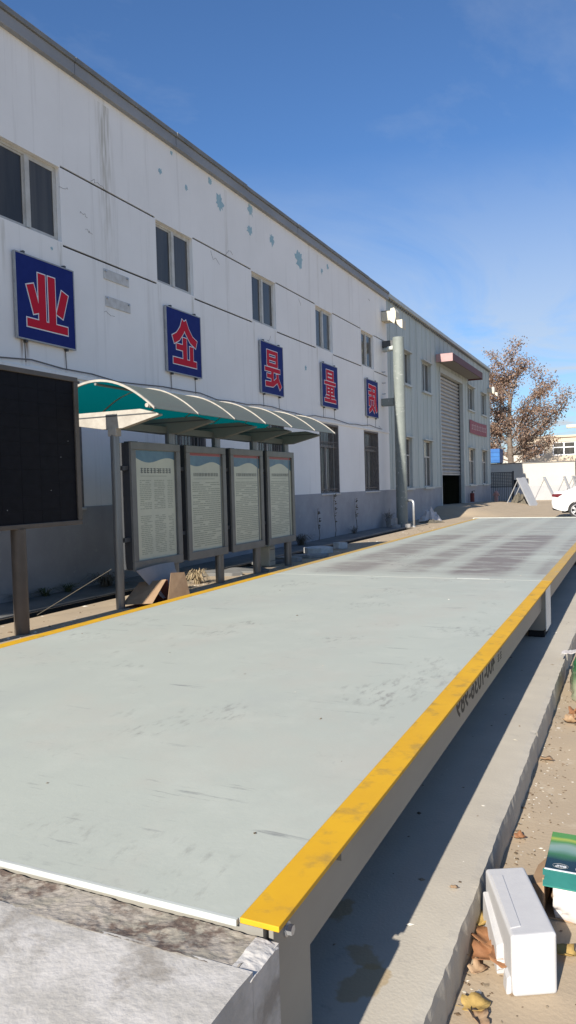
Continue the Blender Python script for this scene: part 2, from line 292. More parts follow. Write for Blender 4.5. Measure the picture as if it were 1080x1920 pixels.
def bag_mat():
    m = bpy.data.materials.new('clear printed plastic'); m.use_nodes = True; t = m.node_tree; p = t.nodes['Principled BSDF']; p.inputs['Roughness'].default_value = .2
    tc = N(t, 'ShaderNodeTexCoord'); n = N(t, 'ShaderNodeTexNoise'); n.inputs['Scale'].default_value = 5; n.inputs['Detail'].default_value = 3; t.links.new(tc.outputs['Object'], n.inputs['Vector'])
    sp = N(t, 'ShaderNodeSeparateXYZ'); t.links.new(tc.outputs['Object'], sp.inputs[0])
    a = N(t, 'ShaderNodeMath', operation='MULTIPLY_ADD'); a.inputs[1].default_value = .25; t.links.new(n.outputs['Fac'], a.inputs[0]); t.links.new(sp.outputs['Z'], a.inputs[2])
    c = N(t, 'ShaderNodeValToRGB'); e = c.color_ramp.elements
    pts = [(.1, (.30, .31, .22)), (.22, (.20, .22, .14)), (.32, (.04, .15, .06)), (.40, (.05, .19, .08)), (.46, (.26, .31, .25)), (.6, (.5, .47, .42))]
    while len(e) < len(pts): e.new(1)
    for q, (x, k) in zip(e, pts): q.position = x; q.color = k+(1,)
    t.links.new(a.outputs[0], c.inputs[0]); t.links.new(c.outputs[0], p.inputs['Base Color']); return m
M['bag'] = bag_mat()

# ------------------------------------------------------------------ builders
class MB:
    def __init__(s): s.v = []; s.f = []; s.T = None
    def add(s, vs, fs):
        o = len(s.v)
        for p in vs:
            p = Vector(p); s.v.append(s.T @ p if s.T else p)
        s.f += [tuple(o+i for i in q) for q in fs]; return s
    def box(s, x0, x1, y0, y1, z0, z1):
        return s.add([(x0,y0,z0),(x1,y0,z0),(x1,y1,z0),(x0,y1,z0),(x0,y0,z1),(x1,y0,z1),(x1,y1,z1),(x0,y1,z1)],
                     [(3,2,1,0),(4,5,6,7),(0,1,5,4),(1,2,6,5),(2,3,7,6),(3,0,4,7)])
    def quad(s, a, b, c, d): return s.add([a, b, c, d], [(0,1,2,3)])
    def tube(s, pts, r, n=8, cap=True, r1=None):
        pts = [Vector(p) for p in pts]; rings = []; L = len(pts)
        for i, p in enumerate(pts):
            d = (pts[min(i+1, L-1)]-pts[max(i-1, 0)]).normalized()
            u = d.orthogonal().normalized() if i == 0 else (u - d*u.dot(d)).normalized()
            w = d.cross(u); rr = r if r1 is None else r+(r1-r)*i/(L-1)
            rings.append([p+(u*math.cos(2*math.pi*k/n)+w*math.sin(2*math.pi*k/n))*rr for k in range(n)])
        vs = [q for rg in rings for q in rg]
        fs = [(i*n+k, i*n+(k+1) % n, (i+1)*n+(k+1) % n, (i+1)*n+k) for i in range(L-1) for k in range(n)]
        if cap: fs += [tuple(reversed(range(n))), tuple(range((L-1)*n, L*n))]
        return s.add(vs, fs)
    def prism(s, poly, d):
        d = Vector(d); n = len(poly); a = [Vector(p) for p in poly]
        return s.add(a+[p+d for p in a], [tuple(reversed(range(n))), tuple(range(n, 2*n))]+[(i, (i+1) % n, n+(i+1) % n, n+i) for i in range(n)])
    def sheet(s, fn, nu, nv):
        return s.add([fn(i/nu, j/nv) for i in range(nu+1) for j in range(nv+1)],
                     [(i*(nv+1)+j, (i+1)*(nv+1)+j, (i+1)*(nv+1)+j+1, i*(nv+1)+j+1) for i in range(nu) for j in range(nv)])
    def build(s, name, m, parent=None, smooth=False, bevel=0, fix=True, seg=2):
        off = root_loc(parent) if parent else Vector((0, 0, 0))
        me = bpy.data.meshes.new(name); me.from_pydata([p-off for p in s.v], [], s.f)
        if fix:
            b = bmesh.new(); b.from_mesh(me); bmesh.ops.recalc_face_normals(b, faces=b.faces); b.to_mesh(me); b.free()
        me.materials.append(M[m] if isinstance(m, str) else m)
        if smooth:
            for p in me.polygons: p.use_smooth = True
        o = bpy.data.objects.new(name, me); COL.objects.link(o)
        if parent: o.parent = parent
        if bevel:
            bv = o.modifiers.new('bevel', 'BEVEL'); bv.width = bevel; bv.segments = seg; bv.limit_method = 'ANGLE'; bv.harden_normals = False
        return o
def root_loc(o):
    while o.parent: o = o.parent
    return Vector(o.location)
def tag(o, label=None, cat=None, group=None, kind=None):
    if label: o['label'] = label
    if cat: o['category'] = cat
    if group: o['group'] = group
    if kind: o['kind'] = kind
    return o
def thing(name, label, cat, loc, group=None):
    o = bpy.data.objects.new(name, None); COL.objects.link(o); o.location = loc; o.empty_display_size = .1
    return tag(o, label, cat, group)
def box(name, m, par, *a, bevel=0): return MB().box(*a).build(name, m, par, bevel=bevel)
def fbm(x, y, z=0, o=3): return noise.fractal(Vector((x, y, z)), 1.0, 2.0, o)

# ================================================================== SETTING
# yard ground with an open drain along the office wall
DX0, DX1, DY0, DY1 = -7.42, -7.12, -3, 25.9
g = MB(); xs = [-400, DX0, DX1, 400]; ys = [-400, DY0, DY1, 700]
for i in range(3):
    for j in range(3):
        if i == 1 and j == 1: continue
        g.quad((xs[i], ys[j], 0), (xs[i+1], ys[j], 0), (xs[i+1], ys[j+1], 0), (xs[i], ys[j+1], 0))
tag(g.build('ground', 'ground', fix=False), kind='structure')
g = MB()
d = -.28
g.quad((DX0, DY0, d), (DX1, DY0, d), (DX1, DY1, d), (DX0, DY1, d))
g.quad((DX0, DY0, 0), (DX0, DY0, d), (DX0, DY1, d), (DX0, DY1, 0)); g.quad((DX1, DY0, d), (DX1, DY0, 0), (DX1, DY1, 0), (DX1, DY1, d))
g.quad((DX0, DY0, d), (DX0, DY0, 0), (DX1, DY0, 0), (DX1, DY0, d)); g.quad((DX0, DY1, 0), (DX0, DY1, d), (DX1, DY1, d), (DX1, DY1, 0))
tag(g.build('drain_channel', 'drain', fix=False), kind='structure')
# wall-side pavement: cast slabs with joints
pv = bpy.data.objects.new('pavement', None); COL.objects.link(pv); tag(pv, kind='structure')
y = -3.0
while y < 26:
    z = .03+rnd.uniform(-.006, .006); box('paving_slab', 'pave', pv, -8.39, DX0-.01, y+.008, min(y+1.5, 26)-.008, -.05, z, bevel=.006); y += 1.5
# sloping apron in front of the hall door
def apron(u, v):
    x = -8.9+u*4.6; y = 33+v*22
    a = max(0, 1-max(0, x+8.2)/3.6); b = max(0, min(1, (y-33.3)/2.2))*max(0, min(1, (54.5-y)/7))
    a = a*a*(3-2*a); b = b*b*(3-2*b)
    return (x, y, -.012+(.46-.016*max(0, y-38))*a*b+.012*fbm(x*1.3, y*1.3))
tag(MB().sheet(apron, 26, 60).build('door_apron', 'ground', smooth=True, fix=False), kind='structure')
# foundation slab below the scale, with a broken outer edge
ed = []; y = -3.0
while y < 20.2:
    q = fbm(y*.9, 3.3)*.010+fbm(y*14, 8.1)*.0045+fbm(y*5, 2.1)*.004
    if fbm(y*2.6, 11.) > .38: q -= .009
    ed.append((-.515+q, y)); y += .02
sl = MB(); n = len(ed); vs = []; fs = []
for x, y in ed:
    j = fbm(y*7, 1.)*.006
    vs += [(-4.1, y, .2), (x-.03, y, .2+fbm(x*9, y*3)*.002), (x, y, .194+j*.5), (x+.004+j*.5, y, .16), (x+.004+fbm(y*2, 5.)*.006, y, -.05)]
for i in range(n-1):
    for k in range(4): fs.append((i*5+k, i*5+k+1, i*5+5+k+1, i*5+5+k))
sl.add(vs, fs); sl.quad((-4.1, 20.15, .2), (-4.1, 20.15, -.05), (-4.1, -3, -.05), (-4.1, -3, .2))
tag(sl.build('foundation_slab', 'slab', fix=False), kind='structure')
# near approach ramp block beside the photographer and the far one
rp = bpy.data.objects.new('approach_ramp', None); COL.objects.link(rp); tag(rp, kind='structure')
def rtop(u, v):
    x = -4.3+u*(3.585); y = -9+v*(9+1.305)
    z = .635-max(0, -y-1)*.075+.006*fbm(x*2, y*2)+.0025*fbm(x*7, y*7)
    if u == 1: x += .010*fbm(y*3, 2.); 
    return (x, y, z)
r = MB().sheet(rtop, 70, 160)
nv = 161
for i in (70,):
    b = [Vector(rtop(1, j/160)) for j in range(161)]; m0 = len(r.v)
    r.add([p for p in b]+[(p.x+.012*fbm(p.y*5, 4.), p.y, p.z-.05) for p in b]+[(-.712, p.y, -.05) for p in b],
          [(k*161+j, (k+1)*161+j, (k+1)*161+j+1, k*161+j+1) for k in range(2) for j in range(160)])
r.quad((-4.3, 1.305, .625), (-.715, 1.305, .625), (-.715, 1.305, .2), (-4.3, 1.305, .2))
r.build('concrete_block', 'ramp', rp, fix=False, smooth=True)
def mort(u, v): 
    x = -4.25+u*3.50; y = 1.295+v*.13
    return (x, y, .630+.005*fbm(x*6, y*9)+.004*max(0, 1-v*3)+.0025*fbm(x*25, y*25)+.0015*fbm(x*70, y*70))
ms_ = MB().sheet(mort, 420, 26)
ms_.box(-4.25, -.742, 1.306, 1.428, .2, .612); ms_.build('steel_angle', 'rust_angle', rp, fix=False)
box('end_block', 'ramp', rp, -.7415, -.7165, 1.3045, 1.43, .2, .622)
def corner(u, v):
    x = -.765+u*.053; y = 1.29+v*.13
    return (x, y, .633-.010*u*u+.003*fbm(x*22, y*22)+.0012*fbm(x*70, y*70)-.02*max(0, v-.85))
MB().sheet(corner, 40, 80).build('broken_mortar', 'ramp', rp, fix=False, smooth=True)
f = MB().add([(-3.8, 19.5, .62), (-.715, 19.5, .62), (-.715, 27.5, 0.01), (-3.8, 27.5, 0.01), (-3.8, 19.5, -.1), (-.715, 19.5, -.1)], [(0,1,2,3), (1,5,2), (4,0,3), (0,4,5,1)])
f.build('far_ramp', 'ramp', rp)

# ================================================================== TRUCK SCALE
ts = thing('truck_scale', 'long grey green truck scale platform with yellow edges', 'truck scale', (-2.22, 1.44, .2))
XL, XR, Z = -3.73, -.72, .65
for k, (a, b) in enumerate(((1.44, 7.436), (7.444, 13.436), (13.444, 19.44))):
    dk = box('deck_plate', ('deck', 'deck_worn', 'deck_dusty')[k], None, XL+.0985, XR-.0985, a, b, Z-.012, Z, bevel=.0015)
    # keep world coordinates for the paint pattern: the mesh stays in world space under the thing
    dk.parent = ts; dk.matrix_parent_inverse = Matrix.Translation(-ts.location)
    if k == 1: dk['label'] = 'worn middle deck plate with dark bare bands'
    ym = 'yellow' if k == 0 else 'yellow_worn'
    box('edge_strip', ym, ts, XR-.098, XR, a, b, Z-.012, Z+.0012, bevel=.0015)
    box('edge_strip', ym, ts, XL, XL+.098, a, b, Z-.012, Z+.0012, bevel=.0015)
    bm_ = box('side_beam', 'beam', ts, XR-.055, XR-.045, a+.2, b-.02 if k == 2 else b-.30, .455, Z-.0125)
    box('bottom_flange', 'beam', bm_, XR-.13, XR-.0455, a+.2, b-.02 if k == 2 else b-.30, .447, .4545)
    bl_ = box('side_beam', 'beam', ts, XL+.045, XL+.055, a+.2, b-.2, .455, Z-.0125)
    for x in (-3.1, -2.5, -1.9, -1.3): box('long_rib', 'beam', ts, x-.08, x+.08, a+.05, b-.05, .40, Z-.0125)
    for xx, s in ((XR-.05, 1), (XL+.05, -1)):       # load cell stands at every joint
        if k == 2: continue
        yb = b
        ya, yz = yb-.48, yb-.14; xo = xx+s*.036; xi = xx-s*.115
        br = MB().prism([(xi, ya, Z-.013), (xo, ya, Z-.013), (xo, ya, .285), (xo-s*.02, ya, .264), (xi, ya, .264)], (0, yz-ya, 0)).build('cell_bracket', 'beam', ts, bevel=.003)
        hp = [(xx-s*.005+.014*math.cos(q*.4488), ya-.0012, .455+.014*math.sin(q*.4488)) for q in range(14)]
        MB().prism(hp, (0, .001, 0)).build('bolt_hole', 'hole', br)
        box('side_plate', 'plate_white', br, min(xo+s*.001, xo+s*.009), max(xo+s*.001, xo+s*.009), ya-.004, yz+.03, .262, Z-.0135, bevel=.001)
        box('rubber_shoe', 'black', ts, min(xi, xo-s*.012), max(xi, xo-s*.012), ya+.02, yz-.01, .2, .2635, bevel=.006)
box('sun_blocker', 'beam', ts, XL+.06, XR-.04, 1.4405, 1.62, .3, Z-.0125)  # added block, keeps sun from leaking under the deck end
box('joint_cover', 'white_paint', ts, -1.62, -1.30, 7.43, 7.47, Z+.001, Z+.004)
box('nosing_angle', 'white_paint', ts, XL+.1, XR-.1, 1.4265, 1.4395, Z-.014, Z+.0016, bevel=.002)
ep = box('end_guard', 'beam', ts, XR-.034, XR-.022, 1.455, 1.655, .2, Z-.014, bevel=.002)
bo = MB(); bo.tube([(XR-.022, 1.525, .595), (XR-.006, 1.525, .595)], .012, 6).build('bolt', 'steel', ep)
MB().tube([(XR-.0225, 1.525, .595), (XR-.019, 1.525, .595)], .017, 14).build('washer', 'steel', ep)
box('lug', 'beam', ts, XR-.044, XR-.03, 1.9, 1.98, .575, Z-.014); 
box('lug_slot', 'hole', ts, XR-.0295, XR-.0285, 1.905, 1.96, .60, Z-.02)
MB().tube([(XL-.05, 19.46, .66), (XR-.3, 19.46, .66)], .010, 8).build('end_bar', 'white_paint', ts)
box('end_bar_shoe', 'white_paint', ts, XL-.06, XL-.02, 19.42, 19.5, .62, .66)

def text_mesh(body, size, off=0., shear=0., name='lettering'):
    c = bpy.data.curves.new(name, 'FONT'); c.body = body; c.size = size; c.offset = off; c.shear = shear; c.extrude = .0004; c.align_x = 'LEFT'; c.resolution_u = 3
    o = bpy.data.objects.new(name, c); COL.objects.link(o)
    bpy.context.view_layer.update(); dg = bpy.context.evaluated_depsgraph_get()
    me = bpy.data.meshes.new_from_object(o.evaluated_get(dg)); bpy.data.objects.remove(o); return me
def put_text(body, size, Tm, m, parent, name, sx=1, off=0., shear=0., width=None):
    me = text_mesh(body, size, off, shear, name)
    w = max(v.co.x for v in me.vertices)-min(v.co.x for v in me.vertices)
    k = (width/w) if width else 1
    me.transform(Tm @ Matrix.Diagonal((sx*k, 1, 1, 1))); me.transform(Matrix.Translation(-root_loc(parent)))
    me.materials.clear(); me.materials.append(M[m]); o = bpy.data.objects.new(name, me); COL.objects.link(o); o.parent = parent; return o
# the beam reads the wrong way round in the photograph: text runs from far to near
beam0 = [o for o in ts.children if o.name.startswith('side_beam')][0]
Tb = Matrix(((0, 0, 1, XR-.0446), (-1, 0, 0, 4.50), (0, 1, 0, .505), (0, 0, 0, 1))) @ Matrix.Diagonal((1, 1, 1, 1))
# local x -> -Y (from far to near): viewed from +X this mirrors the digits
put_text('400-1036-989', .150, Tb, 'number', beam0, 'phone_number', off=.0022, shear=.18, width=1.05)
mbk = MB()
for row in (0, 1):
    for q in range(2):
        y0 = 4.60+.085*q; z0 = .515+.06*row
        for dz in (0, .016, .034): mbk.box(XR-.0448, XR-.0443, y0, y0+.055, z0+dz, z0+dz+.006)
        mbk.box(XR-.0448, XR-.0443, y0+.024, y0+.031, z0-.003, z0+.045)
mbk.build('small_lettering', 'number', beam0)

# ================================================================== OFFICE BUILDING
def facade(X, y0, y1, z0, z1, holes, depth):
    """front faces of a wall at x = X with rectangular recesses (y0, y1, z0, z1)"""
    mb = MB(); ysn = sorted({y0, y1, *[h[0] for h in holes], *[h[1] for h in holes]}); zsn = sorted({z0, z1, *[h[2] for h in holes], *[h[3] for h in holes]})
    ysn = [q for q in ysn if y0 <= q <= y1]; zsn = [q for q in zsn if z0 <= q <= z1]
    for i in range(len(ysn)-1):
        run = None
        for j in range(len(zsn)-1):
            cy, cz = (ysn[i]+ysn[i+1])/2, (zsn[j]+zsn[j+1])/2
            hol = any(h[0] < cy < h[1] and h[2] < cz < h[3] for h in holes)
            if not hol:
                if run is None: run = zsn[j]
            if (hol or j == len(zsn)-2) and run is not None:
                e = zsn[j] if hol else zsn[j+1]
                mb.quad((X, ysn[i], run), (X, ysn[i+1], run), (X, ysn[i+1], e), (X, ysn[i], e)); run = None
    for h in holes:
        a, b, c, d = h[:4]; D = h[4] if len(h) > 4 else depth
        mb.quad((X, a, c), (X-D, a, c), (X-D, a, d), (X, a, d)); mb.quad((X, b, c), (X, b, d), (X-D, b, d), (X-D, b, c))
        mb.quad((X, a, c), (X, b, c), (X-D, b, c), (X-D, a, c)); mb.quad((X, a, d), (X-D, a, d), (X-D, b, d), (X, b, d))
    return mb
WX, TOP, WY0, WY1 = -8.4, 8.77, -8.0, 27.3
ob = thing('office_building', 'long two storey white office block with peeling paint and grey plinth', 'building', (WX, 9, 0))
upper = [(4.3+4.01*k, 4.3+4.01*k+1.33, 5.68, 6.88, .13) for k in range(6)]
lower = [(4.4+4.0*k, 4.4+4.0*k+1.52, 1.36, 3.46, .2) for k in range(6)]
grooves = []
ends = [WY0]+[q for w in upper for q in (w[0], w[1])]+[WY1]
for i in range(0, len(ends), 2):
    if ends[i+1]-ends[i] > .3:
        for z in (6.885, 5.615): grooves.append((ends[i]+(.02 if i else 0), ends[i+1]-.02, z, z+.035, .03))
wall = facade(WX, WY0, WY1, 1.37, TOP-.02, upper+[(a, b, max(c, 1.371), d, e) for a, b, c, d, e in lower]+grooves, .13)
wall.quad((WX, WY1, 1.37), (WX-12, WY1, 1.37), (WX-12, WY1, TOP-.02), (WX, WY1, TOP-.02))
wall.quad((WX-12, WY0, 0), (WX, WY0, 0), (WX, WY0, TOP), (WX-12, WY0, TOP))
wo = wall.build('wall', 'wall', None, fix=False); wo.parent = ob; wo.matrix_parent_inverse = Matrix.Translation(-ob.location)
gm = MB()
for a, b, c, d, e in grooves: gm.box(WX-.03, WX-.012, a, b, c, d)
gm.build('wall_joint', 'groove_shade', wo).matrix_parent_inverse = Matrix.Translation(ob.location-ob.location)
def sub(o, parent):       # parent is a mesh kept in world space: keep child offsets right
    return o
box('plinth', 'plinth', ob, WX-.3, WX+.012, WY0, WY1+.012, -.05, 1.369)
box('roof_slab', 'fascia', ob, WX-12, WX-.2, WY0, WY1, TOP-.25, TOP-.03)
box('back_wall', 'interior', ob, WX-.5, WX-.35, WY0+.1, WY1-.1, 0, TOP-.3)
y = WY0; k = 0
while y < WY1-.1:      # folded roof edge in lengths
    e = min(y+3.0, WY1+.05); q = rnd.uniform(-.008, .008)
    fo = box('roof_edge', 'fascia', ob, WX-.3, WX+.10+q, y+.004, e-.004, TOP-.27, TOP-.075, bevel=.006)
    box('roof_cap', 'fascia_cap', fo, WX-.35, WX+.135+q, y+.003, e-.003, TOP-.074, TOP+.015+q, bevel=.008); y = e
# ledge and cable above the lower windows
box('ledge', 'wall', ob, WX+.001, WX+.035, WY0, WY1-.05, 3.49, 3.56, bevel=.008)
cb = [(WX+.05, WY0+q*.7, 3.61+.035*math.sin(q*1.1)+.02*math.sin(q*2.7)) for q in range(int((WY1-WY0)/.7))]
MB().tube(cb, .012, 5).build('cable', 'cable', ob)
for yy, zz in ((10.7, 5.50), (10.72, 5.03)):
    pm = box('patched_strip', 'mortar', ob, WX+.001, WX+.018, yy-.03, yy+.68, zz-.16, zz+.02, bevel=.006)
    for q in (.0, .62): MB().tube([(WX+.018, yy+q, zz-.02), (WX+.05, yy+q, zz-.02)], .018, 6).build('stub_bolt', 'steel', pm)
def blob(cy, cz, h, w, seed, n=22):
    q = random.Random(seed); ph = q.uniform(0, 9); pts = []
    for i in range(n):
        a = 2*math.pi*i/n; rr = .45+.9*abs(noise.noise(Vector((math.cos(a)*2.2+ph, math.sin(a)*2.2, ph))))+q.uniform(-.18, .18)
        pts.append((cy+math.cos(a)*w/2*rr, cz+math.sin(a)*h/2*rr))
    return pts
def flake(cy, cz, h, w, seed):
    MB().prism([(WX+.0015, a, b) for a, b in blob(cy, cz, h, w, seed)], (.003, 0, 0)).build('bare_patch', 'patch', ob)
def px_on_wall(px, py):     # a pixel of the photograph gives a place on the wall plane
    d = cam.matrix_world.to_3x3() @ Vector((px-540, 960-py, -1400)); t = WX/d.x; return (t*d.y, t*d.z+H)
for i, (px, py, hpx) in enumerate(((300, 321, 12), (349, 352, 11), (321, 287, 8), (412, 380, 28), (469, 393, 24), (468, 432, 20), (509, 449, 20), (561, 488, 32), (603, 508, 10), (614, 500, 9), (393, 340, 14), (97, 466, 8), (573, 690, 8))):
    cy, cz = px_on_wall(px, py); h = hpx*cy*1.03/1400*1.55; flake(cy, cz, h, h*.95, i+3)
def crack(px, py, L, seed):
    q = random.Random(seed); cy, cz = px_on_wall(px, py); pts = [(WX+.002, cy, cz)]
    for i in range(6): pts.append((WX+.002, pts[-1][1]+q.uniform(.0, L/4), pts[-1][2]+q.uniform(-L/5, L/5)))
    MB().tube(pts, .0028, 4).build('crack', 'cable', ob)
for i, c in enumerate(((195, 585, .3), (150, 400, .25), (170, 340, .4), (160, 430, .3), (395, 470, .5), (420, 480, .4), (500, 640, .4), (560, 560, .3), (700, 740, .3), (710, 800, .4), (690, 560, .2), (110, 350, .3))): crack(*c, i)
def upper_window(a, b, c, d, X, parent, ledge=False):
    w = MB(); t = .05; x0, x1 = X-.125, X-.075
    w.box(x0, x1, a, b, c, c+t).box(x0, x1, a, b, d-t, d).box(x0, x1, a, a+t, c+t, d-t).box(x0, x1, b-t, b, c+t, d-t)
    fr = w.build('window', 'frame', parent, bevel=.006); m = (a+b)/2
    box('mullion', 'frame', fr, x0-.01, x1+.02, m-.045, m+.045, c+t, d-t, bevel=.005)
    for q, (p0, p1, dx) in enumerate(((a+t, m-.045, 0), (m+.045, b-t, .015))):
        box('pane', rnd.choice(('pane', 'pane', 'pane_curtain')), fr, x0+.012+dx, x0+.02+dx, p0+.03, p1-.03, c+t+.03, d-t-.03)
        s = MB().box(x0+.008+dx, x0+.03+dx, p0, p0+.03, c+t, d-t).box(x0+.008+dx, x0+.03+dx, p1-.03, p1, c+t, d-t).box(x0+.008+dx, x0+.03+dx, p0+.03, p1-.03, c+t, c+t+.03).box(x0+.008+dx, x0+.03+dx, p0+.03, p1-.03, d-t-.03, d-t)
        s.build('sash', 'frame', fr)
for a, b, c, d, _ in upper: upper_window(a, b, c, d, WX, ob)
for k, (a, b, c, d, _) in enumerate(lower):
    t = .06; x0 = WX-.17; w = MB(); tr = 2.78
    w.box(x0, x0+.05, a, b, c, c+t).box(x0, x0+.05, a, b, d-t, d).box(x0, x0+.05, a, a+t, c+t, d-t).box(x0, x0+.05, b-t, b, c+t, d-t).box(x0, x0+.05, a+t, b-t, tr, tr+t)
    fr = w.build('barred_window', 'frame', ob, bevel=.005); m = (a+b)/2
    box('mullion', 'frame', fr, x0, x0+.06, m-.03, m+.03, c+t, tr)
    for p0, p1 in ((a+t, m-.03), (m+.03, b-t)): box('pane', 'pane_low', fr, x0+.01, x0+.02, p0, p1, c+t, tr)
    box('pane', 'pane_low', fr, x0+.01, x0+.02, a+t, b-t, tr+t, d-t)
    g = MB(); xg = WX-.03       # cage of bars with ornamental bands
    for z in (c+.02, c+.13, tr-.02, tr+.14, d-.05): g.box(xg-.006, xg+.006, a+.02, b-.02, z-.011, z+.011)
    nb = 13
    for i in range(nb): yy = a+.03+(b-a-.06)*i/(nb-1); g.box(xg-.007, xg+.007, yy-.007, yy+.007, c+.01, d-.04)
    for i in range(nb-1):
        yy = a+.03+(b-a-.06)*(i+.5)/(nb-1)
        for z in (c+.075, tr+.06): g.tube([(xg, yy+.05*math.cos(q*.785), z+.05*math.sin(q*.785)) for q in range(9)], .006, 4, cap=False)
    tag(g.build('grille', 'grille', fr), kind='stuff')
    s = MB().box(WX-.13, WX+.008, a+.001, a+.02, c, d).box(WX-.13, WX+.02, b-.06, b-.001, c, d).box(WX-.13, WX+.015, a+.02, b-.06, d-.06, d-.001); s.build('reveal_lining', 'grille', fr)
    box('sill', 'mortar', fr, WX-.17, WX+.05, a-.05, b+.03, c-.05, c-.002, bevel=.008)

# ---- sign boards (lettering copied as it stands in the picture, reversed)
def stroke(pts, w):      # polyline of constant width in sign units, v down
    L = []; Rr = []
    for i, p in enumerate(pts):
        a = Vector(pts[max(0, i-1)]); b = Vector(pts[min(len(pts)-1, i+1)]); d = (b-a).normalized(); nn = Vector((-d.y, d.x))*w/2
        L.append(Vector(p)+nn); Rr.append(Vector(p)-nn)
    return L, Rr
GL = {
 'ye': [([(.40,.10),(.40,.85)],.15), ([(.61,.10),(.61,.85)],.15), ([(.16,.30),(.29,.70)],.15), ([(.90,.28),(.77,.66)],.15), ([(.08,.86),(.94,.86)],.12)],
 'qi': [([(.50,.08),(.42,.25),(.27,.40),(.10,.48)],.16), ([(.50,.08),(.60,.25),(.75,.40),(.93,.47)],.16), ([(.50,.40),(.50,.86)],.14), ([(.20,.60),(.50,.60)],.11), ([(.74,.54),(.74,.86)],.13), ([(.08,.88),(.92,.88)],.12)],
 'shi': [([(.26,.06),(.26,.42)],.12), ([(.74,.06),(.74,.42)],.12), ([(.22,.10),(.78,.10)],.09), ([(.26,.25),(.74,.25)],.08), ([(.22,.40),(.78,.40)],.09), ([(.08,.52),(.92,.52)],.10), ([(.48,.52),(.48,.88)],.13), ([(.18,.68),(.48,.68)],.10), ([(.76,.60),(.78,.74),(.94,.93)],.14), ([(.72,.76),(.5,.87),(.10,.88)],.12)],
 'liang': [([(.27,.05),(.27,.33)],.12), ([(.73,.05),(.73,.33)],.12), ([(.22,.08),(.78,.08)],.08), ([(.27,.195),(.73,.195)],.07), ([(.22,.31),(.78,.31)],.08), ([(.06,.42),(.94,.42)],.09), ([(.25,.50),(.25,.74)],.11), ([(.75,.50),(.75,.74)],.11), ([(.2,.52),(.8,.52)],.07), ([(.25,.62),(.75,.62)],.07), ([(.2,.72),(.8,.72)],.07), ([(.5,.5),(.5,.92)],.12), ([(.16,.815),(.84,.815)],.07), ([(.05,.92),(.95,.92)],.10)],
 'zhi': [([(.12,.10),(.5,.12),(.85,.12)],.13), ([(.83,.08),(.83,.62),(.94,.92)],.15), ([(.10,.32),(.76,.32)],.11), ([(.46,.12),(.46,.5)],.14), ([(.16,.49),(.70,.49)],.11), ([(.19,.45),(.19,.76)],.13), ([(.66,.45),(.66,.78)],.11), ([(.44,.56),(.44,.74)],.12), ([(.46,.70),(.36,.84),(.14,.93)],.14), ([(.5,.78),(.72,.93)],.13)],
}
def sign(gl, y0, label):
    z1, s = 5.25, 1.30; X = WX+.03
    t = thing('sign_board', label, 'sign', (WX, y0+.65, 3.95), 'blue character signs along the white wall')
    pn = box('panel', 'sign_blue', t, X, X+.03, y0+.02, y0+s-.02, z1-s+.02, z1-.02)
    fr = MB(); x0, x1 = X-.005, X+.036
    fr.box(x0, x1, y0, y0+.0195, z1-s, z1).box(x0, x1, y0+s-.0195, y0+s, z1-s, z1).box(x0, x1, y0+.0195, y0+s-.0195, z1-s, z1-s+.0195).box(x0, x1, y0+.0195, y0+s-.0195, z1-.0195, z1)
    fr.build('edge_frame', 'alu', t)
    for yy in (.2, s-.2):
        for z in (z1+.02, z1-s-.02): box('bracket', 'dark_steel', t, WX+.001, WX+.06, y0+yy-.02, y0+yy+.02, z-.018, z+.018)
        MB().tube([(WX+.008, y0+yy, z1-s-.04), (WX+.008, y0+yy+.01, 3.62)], .006, 4).build('lead_wire', 'cable', t)
    m = .13; sc = s-2*m
    for nm, mt, ex, xf in (('letter_outline', 'sign_white', .034, X+.0305), ('letter', 'sign_red', 0, X+.0345)):
        b = MB()
        for q, (pts, w) in enumerate(GL[gl]):
            P = [Vector(p) for p in pts]
            if ex:
                d0 = (P[0]-P[1]).normalized()*ex/2; d1 = (P[-1]-P[-2]).normalized()*ex/2; P = [P[0]+d0]+P[1:-1]+[P[-1]+d1]
            L, Rr = stroke(P, w+ex)
            for i in range(len(P)-1):
                e = .00025*q+.0001*i
                b.prism([(xf, y0+m+c.x*sc, z1-m-c.y*sc) for c in (L[i], L[i+1], Rr[i+1], Rr[i])], (.003+e*.5, 0, 0))
        b.build(nm, mt, t)
for gl, y0, lab in (('ye', 8.52, 'blue sign with red four-pronged character, nearest and largest on the wall'), ('qi', 12.48, 'blue sign with red roof-shaped character, under the second upper window'),
                    ('shi', 16.58, 'blue sign with red character with one open leg, middle of the five'), ('liang', 20.55, 'blue sign with densely barred red character, second from the big pipe'),
                    ('zhi', 24.58, 'smallest looking blue sign with red character, closest to the big pipe')):
    sign(gl, y0, lab)

